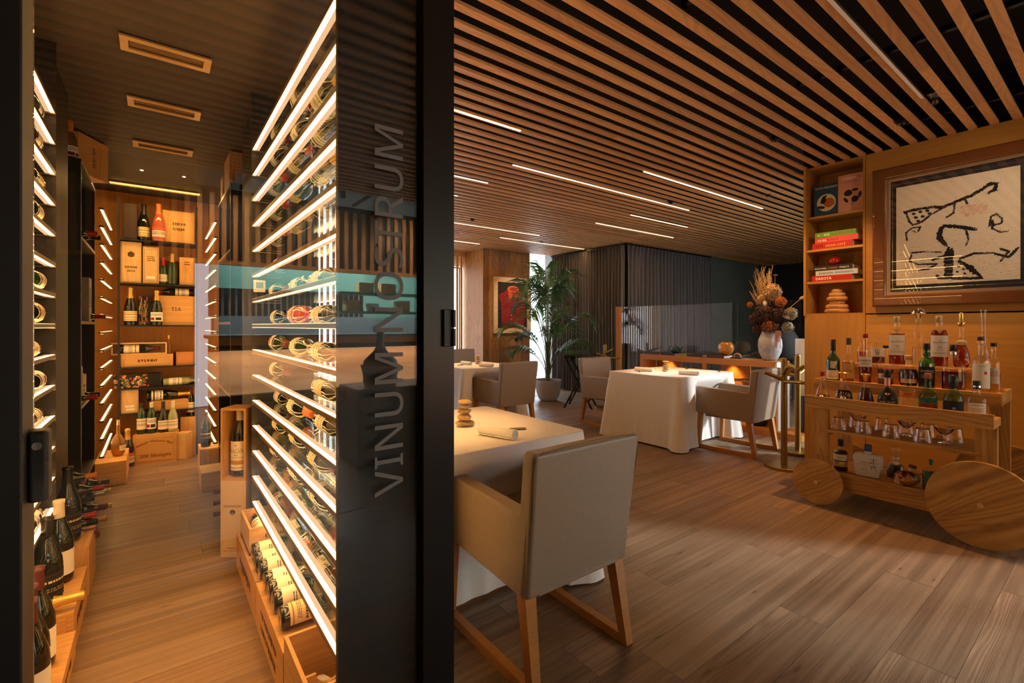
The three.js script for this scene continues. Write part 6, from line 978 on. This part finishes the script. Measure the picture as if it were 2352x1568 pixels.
// ---------------------------------------------------------------- vase of dried flowers
{
  const X = 5.9, Y = 0.8825, Z = -2.66, v = thing('ceramic_vase', 'round grey speckled ceramic vase at the console end', 'vase', [X, Y, Z]);
  part(v, 'body', lathe([[0, 0], [0.065, 0], [0.085, 0.02], [0.12, 0.1], [0.132, 0.18], [0.125, 0.25], [0.10, 0.31], [0.088, 0.335], [0.092, 0.35], [0.084, 0.35], [0.08, 0.335], [0.09, 0.3], [0.1, 0.2], [0, 0.16]], 40), std({ map: noiseTex(256, 256, 44, 22, [0.44, 0.44, 0.42], [0.28, 0.28, 0.27]), roughness: 0.7 }));
  const b = thing('dried_bouquet', 'tall bouquet of brown and orange dried flowers in grey vase', 'flowers', [X, Y + 0.3, Z]);
  const petal = new THREE.CircleGeometry(0.5, 8); { const p = petal.attributes.position; for (let i = 1; i < p.count; i++) { const k = i % 2 ? 1.15 : 0.72; p.setXYZ(i, p.getX(i) * k, p.getY(i) * k * 0.8, 0.22 * Math.sin(i * 2.1)); } }
  const head = (name, x, y, z, r, n0, ps0, c0, c1) => { const gs = [], n = Math.round(n0 * 4.5), ps = ps0 * 0.45; for (let k = 0; k < n; k++) { const a = Math.acos(1 - 2 * (k + 0.5) / n), f = k * 2.39996, d = new THREE.Vector3(Math.sin(a) * Math.cos(f), Math.cos(a), Math.sin(a) * Math.sin(f)); const q = new THREE.Quaternion().setFromUnitVectors(new THREE.Vector3(0, 0, 1), d.clone().add(new THREE.Vector3(rr(-0.5, 0.5), rr(-0.5, 0.5), rr(-0.5, 0.5))).normalize()); const g = petal.clone(), s = ps * rr(0.7, 1.3); g.applyMatrix4(new THREE.Matrix4().compose(d.multiplyScalar(r * rr(0.75, 1.08)), q, new THREE.Vector3(s, s, s))); const cc = [], t = rnd(); for (let i = 0; i < g.attributes.position.count; i++) cc.push(...c0.map((v0, j) => v0 + (c1[j] - v0) * t)); g.setAttribute('color', new THREE.Float32BufferAttribute(cc, 3)); gs.push(g); } part(b, name, mergeGeometries(gs), petalMat, [x, y, z]); };
  const petalMat = std({ vertexColors: true, roughness: 0.85, side: THREE.DoubleSide }), TAN = [[0.62, 0.42, 0.2], [0.36, 0.2, 0.07]], BRN = [[0.10, 0.04, 0.022], [0.035, 0.014, 0.012]], ORG = [[0.55, 0.16, 0.02], [0.32, 0.07, 0.01]], GRN = [[0.36, 0.3, 0.18], [0.2, 0.14, 0.07]];
  head('hydrangea', 0, 0.52, 0.03, 0.10, 150, 0.04, ...TAN); head('hydrangea', -0.02, 0.44, -0.07, 0.07, 90, 0.036, ...TAN); head('orange_flower', -0.02, 0.40, 0.13, 0.062, 90, 0.032, ...ORG); head('hydrangea', 0.02, 0.26, 0.22, 0.075, 90, 0.036, ...GRN); head('hydrangea', 0.02, 0.10, 0.19, 0.066, 80, 0.034, ...GRN);
  head('dark_bloom', 0, 0.27, -0.04, 0.13, 150, 0.05, ...BRN); head('dark_bloom', 0, 0.25, 0.10, 0.10, 110, 0.05, ...BRN); head('dark_bloom', 0.03, 0.2, -0.16, 0.09, 100, 0.05, ...BRN); head('rust_bloom', -0.04, 0.10, 0.02, 0.09, 110, 0.045, [0.32, 0.08, 0.02], [0.10, 0.03, 0.015]); head('dark_bloom', 0.0, 0.08, -0.13, 0.07, 70, 0.06, ...BRN); head('orange_flower', 0.0, 0.38, -0.24, 0.036, 40, 0.03, ...ORG);
  const straw = std({ color: lin(0.5, 0.32, 0.12), roughness: 0.9 });
  for (let k = 0; k < 44; k++) { const a = rr(-0.24, 0.02), h = rr(0.52, 0.86), l = rr(-0.06, 0.06); part(b, 'grass_stem', tube([[0, 0, 0], [l * 0.3, h * 0.5, a * 0.4], [l, h, a + rr(-0.03, 0.03)]], 0.0016, 10, 4), straw); for (let q = 0; q < 4; q++) { const hh = h * rr(0.55, 0.95), f = hh / h, s = rr(-0.05, 0.05); part(b, 'grass_sprig', tube([[l * f, hh, a * f * 0.9], [l * f + rr(-0.02, 0.02), hh + 0.03, a * f * 0.9 + s * 0.5], [l * f + rr(-0.02, 0.02), hh + rr(0.05, 0.09), a * f * 0.9 + s]], 0.0011, 6, 4), straw); } if (k % 2) part(b, 'grass_stem', tube([[l * 0.5, h * 0.72, a * 0.6], [l * 0.5 + rr(-0.02, 0.02), h * 0.85, a * 0.6 - 0.04], [l * 0.6, h * 0.93, a * 0.6 - 0.05]], 0.0013, 8, 4), straw); }
  part(b, 'teasel', new THREE.SphereGeometry(0.022, 16, 12).scale(0.8, 0.8, 1.8), std({ color: lin(0.6, 0.46, 0.3), roughness: 0.9 }), [0.0, 0.44, 0.36], [-0.4, 0, 0]); part(b, 'stem', tube([[0, 0, 0.03], [0, 0.28, 0.18], [0, 0.43, 0.34]], 0.003, 16, 6), straw); part(b, 'protea', new THREE.SphereGeometry(0.03, 16, 12).scale(0.8, 1.4, 0.8), std({ color: lin(0.62, 0.5, 0.36), roughness: 0.85 }), [-0.06, 0.38, -0.03]); part(b, 'pod', new THREE.SphereGeometry(0.028, 16, 12).scale(1, 0.7, 1.7), std({ color: lin(0.5, 0.4, 0.32), roughness: 0.8 }), [-0.02, 0.22, 0.19], [0.4, 0, 0]);
  part(b, 'dark_poppy_head', new THREE.SphereGeometry(0.028, 14, 8).scale(1, 0.35, 1), std({ color: lin(0.12, 0.025, 0.015), roughness: 0.7 }), [0, 0.72, 0.06]); part(b, 'stem', tube([[0, 0.3, 0.03], [0, 0.55, 0.05], [0, 0.71, 0.06]], 0.0018, 8, 5), straw);
  for (let k = 0; k < 9; k++) part(b, 'amaranth_tassel', tube([[-0.03, 0.06, 0.07 + k * 0.006], [-0.08, 0.05, 0.10 + k * 0.007], [-0.115 - rr(0, 0.02), -0.05 - rr(0, 0.12), 0.10 + k * 0.009]], 0.0035, 12, 5), std({ color: lin(0.26, 0.11, 0.08), roughness: 0.95 }));
}
// ---------------------------------------------------------------- palm in a pot
{
  const X = 5.47, Z = -6.2, pot = thing('plant_pot', 'smooth taupe plant pot on the floor by narrow window', 'pot', [X, 0, Z]);
  part(pot, 'shell', lathe([[0, 0], [0.13, 0], [0.165, 0.03], [0.205, 0.14], [0.225, 0.28], [0.228, 0.36], [0.212, 0.36], [0.205, 0.30], [0, 0.29]], 40), std({ color: lin(0.42, 0.35, 0.29), roughness: 0.6 })); part(pot, 'soil', cyl(0.205, 0.2, 0.03, 32), std({ color: lin(0.03, 0.02, 0.014), roughness: 1 }), [0, 0.31, 0]);
  const t = thing('palm', 'tall green palm with feathery fronds before the narrow window', 'plant', [X, 0.32, Z]);
  const leafM = [[0.045, 0.15, 0.035], [0.06, 0.19, 0.045], [0.035, 0.11, 0.04]].map((c) => phy({ color: lin(...c), roughness: 0.45, side: THREE.DoubleSide, transmission: 0.12, thickness: 0 })), stemM = std({ color: lin(0.10, 0.13, 0.05), roughness: 0.6 });
  const F = [[0.2, 1.75, 0.25], [1.2, 1.9, 0.35], [2.3, 1.6, 0.4], [3.1, 1.75, 0.5], [4.1, 1.45, 0.5], [5.0, 1.7, 0.35], [5.8, 1.3, 0.55], [0.8, 1.15, 0.6], [1.9, 1.05, 0.62], [3.6, 1.0, 0.66], [2.8, 1.3, 0.55], [4.6, 0.85, 0.66], [5.5, 0.95, 0.6], [0.4, 0.7, 0.55], [3.3, 0.6, 0.6], [1.5, 0.6, 0.5], [2.6, 2.0, 0.22], [4.4, 1.95, 0.2]];
  F.forEach(([a, h, out], k) => {
    const dx = Math.cos(a), dz = Math.sin(a), c = new THREE.CatmullRomCurve3([[0, 0, 0], [dx * out * 0.18, h * 0.5, dz * out * 0.18], [dx * out * 0.55, h * 0.86, dz * out * 0.55], [dx * out * 0.95, h * 0.97, dz * out * 0.95], [dx * out * 1.3, h * 0.86, dz * out * 1.3]].map((p) => new THREE.Vector3(...p)));
    const fr = part(t, 'frond', new THREE.TubeGeometry(c, 30, 0.007, 6), stemM), pos = [], idx = [];
    for (let s = 0.42; s < 1; s += 0.014) for (const side of [-1, 1]) {
      const p = c.getPoint(s), tg = c.getTangent(s), sd = new THREE.Vector3(-dz, 0, dx).multiplyScalar(side), L = (0.42 * Math.sin(Math.PI * (0.16 + 0.84 * (s - 0.42) / 0.6)) + 0.07) * rr(0.85, 1.1);
      const d = sd.clone().multiplyScalar(0.8).addScaledVector(tg, 0.75).add(new THREE.Vector3(0, rr(0.0, 0.35), 0)).normalize(), wv = tg.clone().cross(d).cross(d).normalize().multiplyScalar(0.010), b0 = pos.length / 3;
      const mid = p.clone().addScaledVector(d, L * 0.45), tip = p.clone().addScaledVector(d, L).add(new THREE.Vector3(0, -L * 0.35, 0));
      for (const q of [p, mid.clone().add(wv), mid.clone().sub(wv).add(new THREE.Vector3(0, 0.004, 0)), tip]) pos.push(q.x, q.y, q.z); idx.push(b0, b0 + 1, b0 + 2, b0 + 1, b0 + 3, b0 + 2);
    }
    const g = new THREE.BufferGeometry(); g.setAttribute('position', new THREE.Float32BufferAttribute(pos, 3)); g.setIndex(idx); g.computeVertexNormals(); part(fr, 'leaflets', g, leafM[k % 3]);
  });
  for (let k = 0; k < 7; k++) part(t, 'stem', tube([[rr(-0.05, 0.05), -0.02, rr(-0.05, 0.05)], [rr(-0.03, 0.03), 0.3, rr(-0.03, 0.03)], [rr(-0.06, 0.06), 0.7, rr(-0.06, 0.06)]], 0.014, 12, 8), stemM);
}
// ---------------------------------------------------------------- coat stands and tray stand
function coatStand(label, x, z, ry) {
  const t = thing('coat_stand', label, 'coat stand', [x, 0, z], ry, 'brass coat stands');
  part(t, 'base', lathe([[0, 0], [0.155, 0], [0.158, 0.004], [0.158, 0.022], [0.154, 0.026], [0, 0.026]], 48), M.brass);
  part(t, 'pole', lathe([[0, 0.02], [0.0265, 0.02], [0.0265, 0.99], [0.022, 1.005], [0, 1.012]], 28), M.brass);
  [[-0.6, 0.80, 0.17, 0.075], [1.2, 0.79, 0.26, 0.02], [0.75, 0.86, 0.24, 0.08], [3.4, 0.84, 0.17, 0.06]].forEach(([a, y, l, up]) => part(t, 'peg', (() => { const g = new THREE.CapsuleGeometry(0.0175, l, 6, 16); g.translate(0, l / 2, 0); g.applyMatrix4(new THREE.Matrix4().compose(new THREE.Vector3(0, y, 0), new THREE.Quaternion().setFromUnitVectors(new THREE.Vector3(0, 1, 0), new THREE.Vector3(Math.cos(a) * l, up, -Math.sin(a) * l).normalize()), new THREE.Vector3(1, 1, 1))); return g; })(), M.brass));
}
coatStand('brass coat stand in front of the bookcase wall end', 4.60, -1.95, 2.9);
coatStand('second brass coat stand behind, hidden by bookcase wall end', 5.24, -2.09, 0.4);
coatStand('far brass coat stand before the black curtain', 5.62, -5.02, 3.6);
{ const t = thing('tray_stand', 'black folding tray stand before the black curtain', 'tray stand', [5.45, 0, -5.4], 0.6);
  for (const x of [-0.2, 0.2]) { part(t, 'leg', bar([x, 0, -0.22], [x, 0.8, 0.2], 0.026), M.blackSatin); part(t, 'leg', bar([x, 0, 0.22], [x, 0.8, -0.2], 0.026), M.blackSatin); }
  for (const [y, z] of [[0.8, 0.2], [0.8, -0.2], [0.12, -0.157], [0.12, 0.157]]) part(t, 'rail', bar([-0.2, y, z], [0.2, y, z], 0.026), M.blackSatin); part(t, 'tray', rbox(0.5, 0.02, 0.44, 0.008), M.black, [0, 0.825, 0]); }

// ---------------------------------------------------------------- hand over
scene.traverse((o) => { if (o.isMesh && o.castShadow !== undefined) { o.castShadow = !(o.material.transmission > 0.9); o.receiveShadow = true; } if (o.isSpotLight) o.castShadow = true; });
renderer.render(scene, camera);
